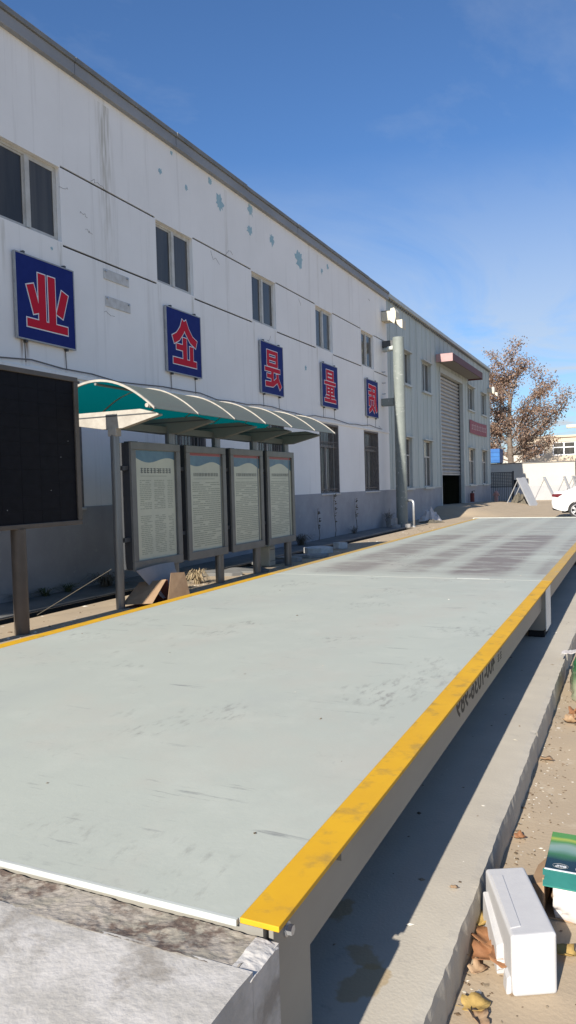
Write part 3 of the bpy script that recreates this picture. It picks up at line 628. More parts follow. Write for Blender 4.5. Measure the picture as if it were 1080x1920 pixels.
# ================================================================== METAL CLAD HALL
HX, HY0, HY1, HT = -8.6, 27.3, 50.1, 8.86
hb = thing('metal_hall', 'grey green sheet clad workshop hall with tall roller door', 'building', (HX, 38, 0))
hw = [(30.05, 31.1), (33.1, 34.6), (43.2, 45.0), (47.25, 48.95)]
DR = (36.45, 41.7, .2, 6.98)
holes = [(a, b, 5.72, 7.06) for a, b in hw]+[(a, b, 1.38, 3.5) for a, b in hw]+[DR]
ycut = sorted({HY0, HY1, DR[0], DR[1], *[q for w in hw for q in w]})
cuts = []
for i in range(len(ycut)-1):
    a, b = ycut[i], ycut[i+1]; k = max(1, round((b-a)/.95)); cuts += [a+(b-a)*j/k for j in range(k)]
cuts.append(HY1)
for i in range(len(cuts)-1):
    a, b = cuts[i], cuts[i+1]; mid = (a+b)/2; hs = sorted([h for h in holes if h[0] < mid < h[1]], key=lambda h: h[2])
    segs = []; z = 1.36
    for h in hs:
        if h[2] > z: segs.append((z, h[2]))
        z = max(z, h[3])
    segs.append((z, HT-.02))
    prof = [(a, 0)]; nr = max(2, round((b-a)/.24))
    for r_ in range(nr):
        c = a+(b-a)*(r_+.5)/nr; big = .03 if r_ == 0 else .012
        prof += [(c-.035, 0), (c-.015, big), (c+.015, big), (c+.035, 0)]
    prof.append((b, 0))
    for z0, z1 in segs:
        mb = MB(); n = len(prof); mb.add([(HX+q, yy, z0) for yy, q in prof]+[(HX+q, yy, z1) for yy, q in prof], [(j, j+1, n+j+1, n+j) for j in range(n-1)])
        mb.build('cladding_panel', 'clad', hb, fix=False)
box('plinth', 'plinth', hb, HX-.25, HX+.015, HY0+.02, DR[0]-.02, -.05, 1.35); box('plinth', 'plinth', hb, HX-.25, HX+.015, DR[1]+.02, HY1, -.05, 1.35)
for a, b in ((HY0+.02, DR[0]-.02), (DR[1]+.02, HY1)): box('drip_strip', 'clad_trim', hb, HX-.1, HX+.05, a, b, 1.351, 1.39)
box('roof', 'fascia', hb, HX-16, HX-.02, HY0+.01, HY1, HT-.2, HT-.02)
gt = box('eave_gutter', 'clad_trim', hb, HX-.05, HX+.16, HY0+.06, HY1+.1, HT-.12, HT+.04, bevel=.015)
cl = MB(); y = HY0+.3
while y < HY1: cl.box(HX+.032, HX+.10, y, y+.09, HT-.2, HT-.122); y += .3
tag(cl.build('eave_closer', 'fascia_cap', gt), kind='stuff')
box('end_wall', 'clad', hb, HX-16, HX-.03, HY1-.06, HY1, 0, HT-.2); box('back_wall', 'interior', hb, HX-16, HX-15.9, HY0, HY1, 0, HT-.2)
box('party_wall', 'interior', hb, HX-15.8, HX-.3, HY0+.03, HY0+.1, 0, HT-.2)
box('corner_trim', 'clad_trim', hb, HX-.02, HX+.05, HY1-.10, HY1+.03, 1.39, HT-.13)
def hall_window(a, b, c, d, low):
    x0 = HX-.13; t = .05; w = MB()
    w.box(x0, x0+.05, a, b, c, c+t).box(x0, x0+.05, a, b, d-t, d).box(x0, x0+.05, a, a+t, c+t, d-t).box(x0, x0+.05, b-t, b, c+t, d-t)
    if low: w.box(x0, x0+.05, a+t, b-t, d-.75, d-.70)
    fr = w.build('window', 'frame' if low else 'clad_trim', hb); m = (a+b)/2
    box('mullion', 'frame' if low else 'clad_trim', fr, x0+.001, x0+.06, m-.035, m+.035, c+t, d-.75 if low else d-t)
    for p0, p1 in ((a+t, m-.035), (m+.035, b-t)): box('pane', 'pane', fr, x0+.01, x0+.02, p0, p1, c+t, d-.75 if low else d-t)
    if low: box('pane', 'pane', fr, x0+.01, x0+.02, a+t, b-t, d-.70, d-t)
    box('jamb_trim', 'clad_trim', fr, HX-.14, HX+.035, a-.03, a, c, d); box('jamb_trim', 'clad_trim', fr, HX-.14, HX+.035, b, b+.03, c, d)
    box('hood', 'clad_trim', fr, HX-.14, HX+.14, a-.12, b+.12, d+.001, d+.05); box('sill', 'clad_trim', fr, HX-.14, HX+.12, a-.08, b+.08, c-.09, c-.001)
for a, b in hw: hall_window(a, b, 5.72, 7.06, False); hall_window(a, b, 1.40, 3.5, True)
rd = MB()
for s_ in (DR[0], DR[1]): rd.box(HX-.26, HX+.05, s_-(.14 if s_ == DR[0] else 0), s_+(0 if s_ == DR[0] else .14), .2, DR[3])
rd.box(HX-.26, HX+.04, DR[0], DR[1], DR[3]+.001, DR[3]+.25); do = rd.build('roller_door', 'clad_trim', hb)
sm = MB(); z = 2.02; prof = []
while z < DR[3]-.1: prof += [(z, -.02), (z+.02, .03), (z+.06, .06), (z+.11, .06), (z+.15, .03), (z+.165, -.02)]; z += .19
n = len(prof); sm.add([(HX-.22+q, DR[0]+.005, z) for z, q in prof]+[(HX-.22+q, DR[1]-.005, z) for z, q in prof], [(j, n+j, n+j+1, j+1) for j in range(n-1)])
tag(sm.build('shutter_slats', 'shutter', do, fix=False), kind='stuff'); box('bottom_rail', 'shutter', do, HX-.24, HX-.16, DR[0]+.01, DR[1]-.01, 1.95, 2.03)
MB().box(HX-.24, HX-.14, DR[1]-.10, DR[1]-.005, .4, DR[3]).build('guide_rail', 'dark_steel', do)
cn = box('door_canopy', 'red_fascia', hb, HX+.052, HX+.86, 35.6, 43.25, 7.64, 7.70)
MB().box(HX+.052, HX+.859, 35.6, 35.63, 7.32, 7.639).box(HX+.83, HX+.86, 35.631, 43.219, 7.36, 7.639).box(HX+.052, HX+.859, 43.22, 43.25, 7.32, 7.639).build('canopy_edge', 'red_fascia', cn)
MB().box(HX+.053, HX+.858, 35.585, 35.599, 7.322, 7.70).build('canopy_end', 'sunlit_end', cn)
box('canopy_soffit', 'canopy_soffit', cn, HX+.052, HX+.829, 35.632, 43.218, 7.40, 7.43)
bn = thing('banner', 'faded red banner with pale lettering on the hall wall', 'banner', (HX+.04, 46.1, 4.4))
def ban(u, v): return (HX+.05+.015*math.sin(u*9)*math.sin(v*3), 43.45+u*5.4, 4.40-.05*math.sin(u*3)+v*.76)
MB().sheet(ban, 24, 4).build('cloth', 'banner', bn, smooth=True)
lm = MB(); qq = random.Random(4)
for i in range(9):
    y0 = 43.85+i*.52
    for k in range(3):
        yy = y0+.06+k*.12; a = qq.uniform(.18, .3); b = qq.uniform(.45, .6); lm.box(HX+.070, HX+.073, yy, yy+.05, 4.40+a, 4.40+b)
    for k in range(2): zz = 4.62+k*.22; lm.box(HX+.0735, HX+.0755, y0+.04, y0+.38, zz, zz+.05)
lm.build('lettering', 'banner_text', bn)

# ---- rainwater outlets and pipes
def outlet(y, x0, z, s, label):
    t = thing('gutter_outlet', label, 'gutter outlet', (x0, y, z), 'sheet metal gutter outlets')
    box('trough', 'outlet', t, x0+.005, x0+.52*s, y, y+.5*s, z, z+.34*s, bevel=.004)
    MB().prism([(x0+.34*s, y-.012, z-.02), (x0+.50*s, y-.012, z-.14*s), (x0+.56*s, y-.012, z+.1), (x0+.56*s, y-.012, z+.30*s), (x0+.50*s, y-.012, z+.44*s), (x0+.36*s, y-.012, z+.42*s)], (0, .5*s, 0)).build('hopper', 'outlet', t)
    MB().prism([(x0+.57*s, y-.01, z-.02), (x0+.80*s, y-.01, z-.02), (x0+.80*s, y-.01, z-.34*s), (x0+.72*s, y-.01, z-.30*s), (x0+.60*s, y-.01, z-.16*s)], (0, .45*s, 0)).build('spout', 'outlet', t)
    MB().box(x0+.003, x0+.36*s, y+.005, y+.05, z+.345*s, z+.37*s).build('bracket', 'dark_steel', t)
outlet(26.65, WX, 7.58, 1.0, 'cream metal gutter outlet box above the big pipe'); outlet(49.6, HX, 7.30, .8, 'small cream gutter outlet at the far hall corner')
PX, PY = -7.74, 26.55
dp = thing('vertical_pipe', 'thick grey green vertical pipe at the corner of the white wall', 'pipe', (PX, PY, 0))
MB().tube([(PX, PY, 0), (PX, PY, 6.90)], .205, 28).build('barrel', 'pipe', dp, smooth=False)
for z in (4.35, 1.9): MB().tube([(PX, PY, z), (PX, PY, z+.03)], .212, 28).build('weld_ring', 'pipe', dp)
MB().tube([(PX, PY+.0, 6.55), (-8.35, PY+.25, 6.55)], .10, 12).build('branch', 'clad_trim', dp); MB().tube([(PX-.2, PY-.05, 6.52), (PX-.38, PY-.1, 6.52)], .08, 12).build('inlet_stub', 'white_paint', dp)
box('support', 'pipe', dp, -8.39, PX-.19, PY-.12, PY+.12, 4.45, 4.72)
box('bracket', 'dark_steel', dp, -8.39, PX-.05, PY+.1, PY+.2, 6.62, 6.85)
for z in (4.9, 5.3, 5.7): MB().tube([(-8.39, PY, z), (-8.25, PY, z)], .02, 6).build('stub', 'steel', dp)
sp_ = thing('standpipe', 'thin bright bent pipe rising beside the thick pipe', 'pipe', (-7.28, 26.5, 0))
MB().tube([(-7.28, 26.45, 0), (-7.28, 26.45, .88), (-7.30, 26.46, .94), (-7.36, 26.49, .97), (-7.62, 26.7, .97)], .042, 12).build('bent_tube', 'steel', sp_, smooth=True)
MB().tube([(-7.28, 26.45, 0), (-7.28, 26.45, .05)], .06, 12).build('socket', 'steel', sp_)

# ================================================================== NOTICE SHELTER
sh = thing('notice_shelter', 'open shelter with curved teal roof over four glazed notice cases', 'shelter', (-6.5, 11, 0))
SX, Y0, Y1 = -6.42, 8.0, 14.35
def arch(a, dz=0): # a 0..1 across the curved roof from the back to the front eave
    x = -7.42+a*1.86; s = 2*a-1; return x, 2.665+.42*(1-s*s)+dz
nbay = 6; step = (Y1-Y0)/nbay
for k in range(nbay):
    MB().sheet(lambda u, v: (arch(v)[0], Y0+step*(k+.004+u*.992), arch(v)[1]), 1, 18).build('roof_sheet', 'poly', sh, smooth=True, fix=False)
for o in [c for c in sh.children if c.name.startswith('roof_sheet')]:
    b = bmesh.new(); b.from_mesh(o.data)
    b.normal_update()
    if sum(f.normal.z for f in b.faces) < 0: bmesh.ops.reverse_faces(b, faces=b.faces)
    b.to_mesh(o.data); b.free()
for k in range(nbay+1):
    y = Y0+step*k; w = .02 if 0 < k < nbay else .03
    rb = MB(); n = 20; vs = []; fs = []
    for i in range(n+1):
        x, z = arch(i/n); vs += [(x, y-w/2, z-.012), (x, y+w/2, z-.012), (x, y+w/2, z+.018), (x, y-w/2, z+.018)]
    for i in range(n):
        for j in range(4): fs.append((i*4+j, i*4+(j+1) % 4, i*4+4+(j+1) % 4, i*4+4+j))
    fs += [(0, 1, 2, 3), (n*4, n*4+1, n*4+2, n*4+3)]
    rb.add(vs, fs).build('roof_rib', 'rib', sh)
for a, r_ in ((.955, .022), (.06, .022), (.5, .018)):
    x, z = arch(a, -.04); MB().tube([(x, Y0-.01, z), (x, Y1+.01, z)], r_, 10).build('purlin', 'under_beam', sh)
x, z = arch(.945, -.045); MB().tube([(x, Y0-.03, z), (x, Y0-.011, z)], .028, 12).build('end_cap', 'rib', sh)
for y in (8.27, 9.62, 11.0, 12.38, 13.76):
    pl_ = [(-7.36, y, 2.58), (-7.36, y, 2.64), (-7.1, y, 2.70), (-5.95, y, 2.70), (-5.66, y, 2.62), (-5.66, y, 2.60), (-6.25, y, 2.46), (-6.58, y, 2.46)]
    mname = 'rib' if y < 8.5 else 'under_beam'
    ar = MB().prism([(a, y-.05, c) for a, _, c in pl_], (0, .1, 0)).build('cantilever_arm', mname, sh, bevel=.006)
    MB().box(-7.36, -5.70, y-.056, y-.0505, 2.625, 2.64).build('arm_joint', 'dark_steel', ar)
    if y < 8.5:
        MB().tube([(SX, y, 0), (SX, y, 2.38)], .062, 20).build('post', 'pole', sh, smooth=False); box('post_head', 'rib', sh, SX-.07, SX+.07, y-.06, y+.06, 2.36, 2.47, bevel=.01)
    else:
        MB().tube([(SX-.02, y+.02, 0), (SX-.02, y+.02, 2.5)], .075, 16).build('post', 'pole', sh)
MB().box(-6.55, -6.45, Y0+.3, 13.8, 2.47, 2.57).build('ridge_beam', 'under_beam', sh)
for k in range(4):
    a = 8.50+1.41*k; b = a+1.24; z0, z1 = .50, 2.29; xb, xf = SX-.16, SX+.085
    a = a+.02
    cs = box('notice_case', 'board_side', sh, xb, xf-.04, a, b, z0, z1, bevel=.008)
    t = .10; w = MB(); q0, q1 = xf-.0395, xf
    w.box(q0, q1, a-.01, b+.01, z0-.01, z0+t+.02).box(q0, q1, a-.01, b+.01, z1-t, z1+.01).box(q0, q1, a-.01, a+t, z0+t+.02, z1-t).box(q0, q1, b-t, b+.01, z0+t+.02, z1-t)
    w.build('door_frame', 'board_frame', cs, bevel=.006)
    A, B, C, D = a+t, b-t, z0+t+.02, z1-t; xp = xf-.034
    box('poster', 'poster', cs, xf-.0394, xp, A, B, C, D)
    top = D-(.0 if k == 0 else .045); sg = -1
    def wave(u, v, A=A, B=B, top=top, k=k):
        e = top-.10-.055*math.sin(u*5.5+.6*k)-.07*u; return (xp+.001, A+.002+u*(B-A-.004), e+(top-.002-e)*v)
    MB().sheet(wave, 24, 1).build('poster_wave', 'poster_blue', cs, fix=False)
    if k: box('poster_strip', 'poster_red', cs, xf-.036, xp+.0012, A+.002, B-.002, top, D-.002)
    pr = MB(); q = random.Random(30+k); xq = xp+.0008
    nch = 10 if k == 0 else 16
    ty = top-.33
    pw = (B-A)*.76; p0 = A+(B-A)*.13
    for i in range(nch):
        cw = pw/nch; y0 = p0+i*cw; hh = .075 if k == 0 else .055
        for j in range(3): pr.box(xq, xq+.0006, y0+cw*.12, y0+cw*.85, ty+hh*(.1+.36*j), ty+hh*(.1+.36*j)+hh*.14)
        for j in range(2): u = q.uniform(.15, .7); pr.box(xq+.0007, xq+.0013, y0+cw*u, y0+cw*(u+.16), ty, ty+hh)
    pr.build('title_print', 'print', cs)
    pr = MB(); pr.box(xq, xq+.0005, p0, p0+pw*.85, ty-.045, ty-.037)
    z = ty-.11
    cols_ = ((.10, .38), (.44, .72), (.78, .92)) if k == 0 else ((.08, .93),)
    while z > C+.06:
        if not (k == 0 and (C+.62 < z < C+.70)):
            for c0, c1 in cols_:
                u = c0+q.uniform(0, .02)
                while u < c1-.02:
                    L = q.uniform(.05, .2) if k else q.uniform(.03, .1); e = min(c1, u+L)
                    if q.random() < .86: pr.box(xq, xq+.0005, A+u*(B-A), A+e*(B-A), z, z+(.014 if k else .011))
                    u = e+.012
        z -= .034 if k else .027
    tag(pr.build('text_print', 'print_soft', cs), kind='stuff')
    for yy in (a+.08, b-.22): box('top_hinge', 'dark_steel', cs, xb+.06, xf-.05, yy, yy+.14, z1+.0005, z1+.02)
    for zz in (.9, 1.9): box('side_bracket', 'dark_steel', cs, SX-.05, SX+.02, a-.13, a-.001, zz, zz+.06)

# ================================================================== DISPLAY BOARD
LX = -6.40
lb = thing('display_board', 'black electronic display board in a brown frame on round posts', 'display board', (LX, 6.45, 0))
a, b, z0, z1 = 4.3, 7.50, 1.21, 3.06
cs = box('cabinet', 'bronze', lb, LX-.16, LX-.001, a, b, z0, z1, bevel=.006)
w = MB().box(LX, LX+.035, a, b, z0, z0+.055).box(LX, LX+.035, a, b, z1-.06, z1).box(LX, LX+.035, a, a+.06, z0+.055, z1-.06).box(LX, LX+.035, b-.075, b, z0+.055, z1-.06); w.build('bezel', 'bronze', lb, bevel=.006)
sc_ = box('screen_back', 'black', lb, LX, LX+.006, a+.06, b-.075, z0+.055, z1-.06)
nc, nr_ = 10, 11
for i in range(nc):
    for j in range(nr_):
        ya = a+.06+(b-a-.135)*i/nc; za = z0+.055+(z1-z0-.115)*j/nr_; dx = rnd.uniform(0, .0012)
        box('led_module', 'screen', lb, LX+.006, LX+.012+dx, ya+.0015, ya+(b-a-.135)/nc-.0015, za+.0015, za+(z1-z0-.115)/nr_-.0015)
dm = MB(); q = random.Random(2)
for i in range(4): yy = q.uniform(6.2, 7.35); zz = q.uniform(1.35, 2.3); dm.box(LX+.0131, LX+.0135, yy, yy+.008, zz, zz+.008)
dm.build('dead_pixel', 'frame', sc_)
for yy in (5.1, 6.46): MB().tube([(LX-.03, yy, 0), (LX-.03, yy, z0)], .085, 24).build('post', 'bronze', lb)

# ================================================================== THINGS BY THE SHELTER
# leaning white sheet, opened cartons, bricks, dry grass
ws = thing('folded_sheet', 'bent grey white sheet propped under the first notice case', 'sheet', (-6.2, 9.5, 0))
def shp(u, v):
    x0 = Vector((-6.30, 8.48, .50)); x1 = Vector((-6.30, 9.42, .52)); b0 = Vector((-6.26, 8.70, .28)); b1 = Vector((-6.23, 9.34, .43)); e0 = Vector((-6.12, 8.85, .06)); e1 = Vector((-6.12, 9.45, .06))
    p = x0.lerp(x1, u).lerp(b0.lerp(b1, u), min(1, v*2)) if v <= .5 else b0.lerp(b1, u).lerp(e0.lerp(e1, u), v*2-1)
    return p+Vector((0, 0, .02*math.sin(u*3)))
o = MB().sheet(shp, 8, 8).build('panel', 'board_white', ws, fix=False); so = o.modifiers.new('t', 'SOLIDIFY'); so.thickness = .008
ct = thing('torn_carton', 'torn brown carton lying open beside the shelter post', 'carton', (-6.3, 8.75, 0))
c0 = Vector((-6.15, 8.62, 0))
def flap(name, pts, m='card', t=.006):
    o = MB().add(pts, [tuple(range(len(pts)))]).build(name, m, ct, fix=False); so = o.modifiers.new('t', 'SOLIDIFY'); so.thickness = t; so.offset = 0; return o
flap('side_flap', [(-6.42, 8.30, .05), (-6.02, 8.45, .06), (-6.06, 8.86, .34), (-6.44, 8.74, .30)])
flap('end_flap', [(-6.0, 8.78, .02), (-5.92, 9.26, .03), (-6.0, 9.24, .40), (-6.06, 8.98, .42)])
flap('inner_panel', [(-6.40, 8.34, .012), (-6.0, 8.47, .012), (-6.0, 9.0, .012), (-6.38, 8.95, .012)], 'card_dark')
flap('back_panel', [(-6.44, 8.76, .01), (-6.05, 8.95, .01), (-6.06, 8.90, .33), (-6.44, 8.76, .30)], 'card_dark')
def grass_clump(name, label, cat, c, n, h, spread, m, seed, grp=None, droop=.5):
    q = random.Random(seed); mb = MB()
    for i in range(n):
        a = q.uniform(0, 6.28); r0 = spread*.25*q.random(); L = h*q.uniform(.5, 1.1); lean = q.uniform(.1, 1)*spread; wd = .0045
        d = Vector((math.cos(a), math.sin(a), 0)); s = Vector((-d.y, d.x, 0))*wd; p0 = Vector(c)+d*r0; pr_ = []
        for k in range(5):
            t = k/4; pr_.append(p0+d*lean*t*t+Vector((0, 0, L*(t-droop*t*t*t*q.uniform(.5, 1)))))
        for k in range(4): mb.add([pr_[k]-s, pr_[k]+s, pr_[k+1]+s*.8, pr_[k+1]-s*.8], [(0, 1, 2, 3)])
    o = MB(); o.v = mb.v; o.f = mb.f
    ob_ = thing(name, label, cat, c, grp); o.build('blades', m, ob_, fix=False); return ob_
GR = 'dry grass tufts by the wall'
grass_clump('dry_grass', 'straw coloured grass tuft close to the folded sheet', 'grass tuft', (-6.68, 10.15, 0), 150, .40, .22, 'dry', 1, GR, .9)
grass_clump('dry_grass', 'straw coloured grass tuft under the second notice case', 'grass tuft', (-6.78, 10.85, 0), 170, .46, .26, 'dry', 2, GR, .9)
grass_clump('dry_grass', 'dark withered tangle at the wall foot left of the shelter post', 'grass tuft', (-8.05, 10.0, .03), 170, .42, .5, 'dry_dark', 3, GR, .9)
grass_clump('dry_grass', 'withered tangle at the wall foot right of the last notice case', 'grass tuft', (-8.1, 18.2, .03), 160, .55, .5, 'dry_dark', 4, GR, .8)
grass_clump('dry_grass', 'low withered tuft at the wall foot below the fourth barred window', 'grass tuft', (-8.2, 22.6, .03), 60, .4, .3, 'dry_dark', 5, GR, .6)
for i, y in enumerate((8.3, 8.8, 9.3)): grass_clump('weed', ('low green weeds at the wall foot beside the display post', 'low green weeds at the wall foot in the gap after the display post', 'low green weeds at the wall foot next to the withered tangle')[i], 'weed', (-8.25, y, .03), 70, .2, .3, 'weed', 10+i, 'green weeds at the wall foot', .6)
def stalk(name, label, y, h, seed):
    t = thing(name, label, 'dead plant', (-8.3, y, 0), 'dead stalks against the plinth'); q = random.Random(seed)
    pts = [(-8.3+.03*math.sin(k), y+.03*math.sin(k*1.7), h*k/6) for k in range(7)]; MB().tube(pts, .012, 5, r1=.004).build('stem', 'dry_dark', t)
    mb = MB()
    for i in range(26):
        z = q.uniform(.35, 1)*h; a = q.uniform(0, 6.28); p = Vector((-8.28, y, z)); d = Vector((abs(math.cos(a))*.5, math.sin(a), q.uniform(-.3, .5)))*q.uniform(.04, .13); s = Vector((.012, .0, .02)); mb.add([p-s, p+s, p+d+s*.6, p+d-s*.6], [(0, 1, 2, 3)])
    mb.build('withered_leaves', 'dry_dark', t, fix=False)
stalk('dead_stalk', 'thin dead stalk against the plinth right of the last notice case', 19.9, .95, 1); stalk('dead_stalk', 'tall dead stalk below the barred window next to the shelter roof end', 21.2, 1.35, 2); stalk('dead_stalk', 'leafy dead stalk on the plinth between the two end windows', 23.1, 1.15, 3)
rod = MB().tube([(-6.5, 8.2, .55), (-7.0, 7.3, .05)], .005, 5).build('thin_rod', 'dry_dark'); tag(rod, 'thin rod leaning against the shelter post', 'rod')
rod.parent = None
cbx = thing('white_case', 'squarish off white plastic case on the ground under the last notice case', 'case', (-6.85, 13.75, 0))
cs = box('shell', 'outlet', cbx, -7.06, -6.72, 13.5, 13.78, .0, .40, bevel=.02); box('lid', 'white_paint', cs, -7.05, -6.73, 13.505, 13.775, .4005, .43, bevel=.01); MB().box(-6.719, -6.714, 13.53, 13.75, .33, .34).box(-6.719, -6.714, 13.53, 13.75, .1, .11).build('seam', 'cable', cs)
def slabpiece(i, c, sx, sy, h, rz, m, label, name='stone_slab', cat='slab', grp='loose slabs and stones near the drain'):
    q = random.Random(60+i); pts = []
    n = 7
    for k in range(n):
        a = 2*math.pi*k/n+q.uniform(-.2, .2); pts.append((math.cos(a)*sx*q.uniform(.8, 1.1), math.sin(a)*sy*q.uniform(.8, 1.1), 0))
    mb = MB(); mb.T = Matrix.Translation(c) @ Matrix.Rotation(rz, 4, 'Z') @ Matrix.Rotation(q.uniform(-.06, .06), 4, 'X'); mb.prism(pts, (0, 0, h))
    o = mb.build(name, m, bevel=.01); tag(o, label, cat, grp)
for i, a in enumerate((((-6.75, 14.5, .0), .30, .22, .10, .3, 'rock', 'flat stone just right of the white case'), ((-6.8, 12.6, .0), .5, .3, .05, .1, 'pave', 'thin dusty board lying left of the white case'), ((-6.6, 15.4, .0), .45, .25, .07, .4, 'rock', 'broad flat stone beyond the last shelter post'),
                         ((-6.9, 16.5, .0), .35, .3, .14, .9, 'mortar', 'pale broken slab at the drain edge past the shelter'), ((-6.75, 17.6, 0), .18, .15, .16, .2, 'mortar', 'small white lump at the end of the loose slabs'), ((-7.0, 14.0, 0), .42, .3, .06, 1.2, 'pave', 'dark slab behind the white case'),
                         ((-7.02, 12.0, 0), .5, .22, .07, .2, 'pave', 'dark slab under the third notice case'))): slabpiece(i, *a)
def rag(name, label, c, r_, h, m, seed, grp=None, cat='rag'):
    def fn(u, v):
        a = u*6.2832; rr = v*r_*(1+.4*fbm(math.cos(a)*1.5+seed, math.sin(a)*1.5)); z = h*(1-v*v)*(1+.9*fbm(math.cos(a)*v*3+seed, math.sin(a)*v*3, seed))
        return Vector(c)+Vector((math.cos(a)*rr, math.sin(a)*rr, max(.004, z)))
    o = MB().sheet(fn, 22, 8).build(name, m, fix=True); tag(o, label, cat, grp); return o
rag('crumpled_sack', 'crumpled whitish sack at the foot of the hall wall past the thin pipe', (-7.75, 30.6, 0), .55, .42, 'paper', 3)
rag('crumpled_sack', 'small dusty brown heap next to the crumpled whitish sack', (-7.35, 29.3, 0), .42, .10, 'dry_dark', 5)
slabpiece(20, (-7.95, 26.0, 0), .2, .2, .35, .2, 'rock', 'upright grey block at the foot of the thick pipe', 'stone_block', 'stone', 'rubble round the thick pipe')
slabpiece(21, (-7.75, 25.7, 0), .2, .14, .13, .8, 'rock', 'pale rubble lump just in front of the thick pipe', 'stone_block', 'stone', 'rubble round the thick pipe')
slabpiece(22, (-7.45, 26.1, 0), .17, .12, .14, .5, 'rock', 'pale rubble lump between the thick pipe and the thin pipe', 'stone_block', 'stone', 'rubble round the thick pipe')
grass_clump('dry_grass', 'dark weeds in the corner behind the thick pipe', 'grass tuft', (-8.15, 26.2, .0), 90, .9, .35, 'dry_dark', 8, GR, .5)

# ================================================================== FAR YARD
HZ = .27
hy = thing('fire_hydrant', 'faded pink red hydrant at the far hall corner', 'hydrant', (-8.1, 49.3, HZ))
x, y = -8.1, 49.3
MB().tube([(x, y, HZ-.1), (x, y, HZ+.48)], .12, 14).build('barrel', 'hyd', hy); MB().tube([(x, y, HZ+.48), (x, y, HZ+.53)], .17, 14).build('collar', 'hyd', hy)
MB().tube([(x, y, HZ+.53), (x, y, HZ+.61), (x, y, HZ+.67)], .14, 14, r1=.05).build('cap', 'hyd', hy); MB().tube([(x-.2, y-.05, HZ+.4), (x+.2, y-.05, HZ+.4)], .06, 10).build('nozzle', 'hyd', hy)
ex = thing('fire_extinguisher', 'small dull red extinguisher standing against the hall plinth', 'extinguisher', (-8.4, 42.9, .42))
x, y = -8.38, 42.9; MB().tube([(x, y, .42), (x, y, .85), (x, y, .92)], .12, 12).build('cylinder', 'ext_red', ex); MB().tube([(x, y, .92), (x, y, 1.02)], .05, 8).build('valve', 'dark_steel', ex); box('lever', 'dark_steel', ex, x-.02, x+.16, y-.02, y+.02, 1.02, 1.06)
gt_ = thing('bar_gate', 'dark steel bar gate between the hall corner and the white wall', 'gate', (-8.2, 52, 0))
GX0, GX1 = -8.95, -7.5
n = 13
for i in range(n):
    x = GX0+(GX1-GX0)*i/(n-1); box('bar', 'dark_steel', gt_, x-.02, x+.02, 51.98, 52.02, .12, 2.15)
for z in (.15, 1.15, 2.12): box('rail', 'dark_steel', gt_, GX0-.02, GX1+.02, 51.95, 51.979, z-.03, z+.03)
mm = MB()
for z in range(9): mm.box(GX0, GX1, 52.021, 52.04, 1.2+z*.1, 1.24+z*.1)
tag(mm.build('mesh_infill', 'dark_steel', gt_), kind='stuff')
box('gate_post', 'dark_steel', gt_, GX1+.03, GX1+.15, 51.92, 52.04, 0, 2.2); box('lock_box', 'black', gt_, GX1+.16, GX1+.36, 51.9, 52.0, 1.1, 1.6)
rag('cement_heap', 'pale spill of rubble on the ground in front of the bar gate', (-7.4, 50.9, .0), .75, .16, 'mortar', 7, cat='heap')
yw = thing('boundary_wall', 'long cream white yard wall with pale grey base and dark coping', 'wall', (-7, 60, 0))
box('upper_wall', 'far_wall', yw, -16, -4.05, 60, 60.3, 1.1, 2.86); box('base', 'far_base', yw, -16, -4.05, 59.985, 60.3, -.1, 1.099); box('coping', 'coping', yw, -16.02, -4.03, 59.95, 60.35, 2.861, 2.92)
gp = thing('gate_pillar', 'tall dark pillar at the right end of the cream wall', 'pillar', (-3.9, 60, 0)); box('shaft', 'dark_steel', gp, -4.02, -3.5, 59.9, 60.4, 0, 3.0, bevel=.02); box('cap', 'coping', gp, -4.05, -3.45, 59.87, 60.43, 3.0, 3.08)
# leaning white panels and struts
def leaner(name, label, cat, p0, p1, w, t, m, grp=None, strut=True):
    th_ = thing(name, label, cat, ((p0[0]+p1[0])/2, p0[1], 0), grp); a = Vector(p0); b = Vector(p1); wd = Vector(w); th = Vector(t)
    o = MB().add([a, a+wd, b+wd, b, a+th, a+wd+th, b+wd+th, b+th], [(0, 1, 2, 3), (7, 6, 5, 4), (0, 4, 5, 1), (1, 5, 6, 2), (2, 6, 7, 3), (3, 7, 4, 0)]).build('panel', m, th_)
    if strut: MB().tube([b+wd*.5, (b.x-(.9 if b.x > a.x else -.9), b.y+.5, 0)], .03, 6).build('prop', 'alu', th_)
    return th_
LG = 'white panels leaning in the yard'
M['panel_grey'] = mat('grey panel face', (.40, .40, .40), (.36, .36, .36), 2, .5)
def frame_board(label, x, y, hgt, lean, width, grp=LG):
    t = thing('leaning_board', label, 'board', (x, y, 0), grp); a = Vector((x, y, 0)); up = Vector((-lean, 0, hgt)); dp_ = Vector((width*.35, width, 0))
    nrm = up.cross(dp_).normalized()*.05
    MB().add([a, a+dp_, a+dp_+up, a+up, a+nrm, a+dp_+nrm, a+dp_+up+nrm, a+up+nrm], [(0,1,2,3), (7,6,5,4), (0,4,5,1), (1,5,6,2), (2,6,7,3), (3,7,4,0)]).build('face', 'panel_grey', t)
    e = nrm*1.4; s = up.normalized()*.06
    MB().tube([a+nrm*.5+Vector((0, -.04, 0)), a+up+nrm*.5+Vector((0, -.04, 0))], .05, 6).build('edge_rail', 'alu', t)  # grey edge tone paints in the shaded side of the white board
    MB().tube([a+up*.95+Vector((0, .1, 0)), a+Vector((-lean-.75, .3, 0))], .03, 6).build('prop', 'alu', t)
frame_board('grey faced white edged board leaning nearest the bar gate', -5.62, 46.3, 1.72, .75, .8)
frame_board('second white edged board leaning just behind the first one', -5.62, 48.6, 1.75, .75, .35)
frame_board('thin leaning board standing alone in the middle of the yard wall', -4.55, 51.0, 1.75, .8, .25)
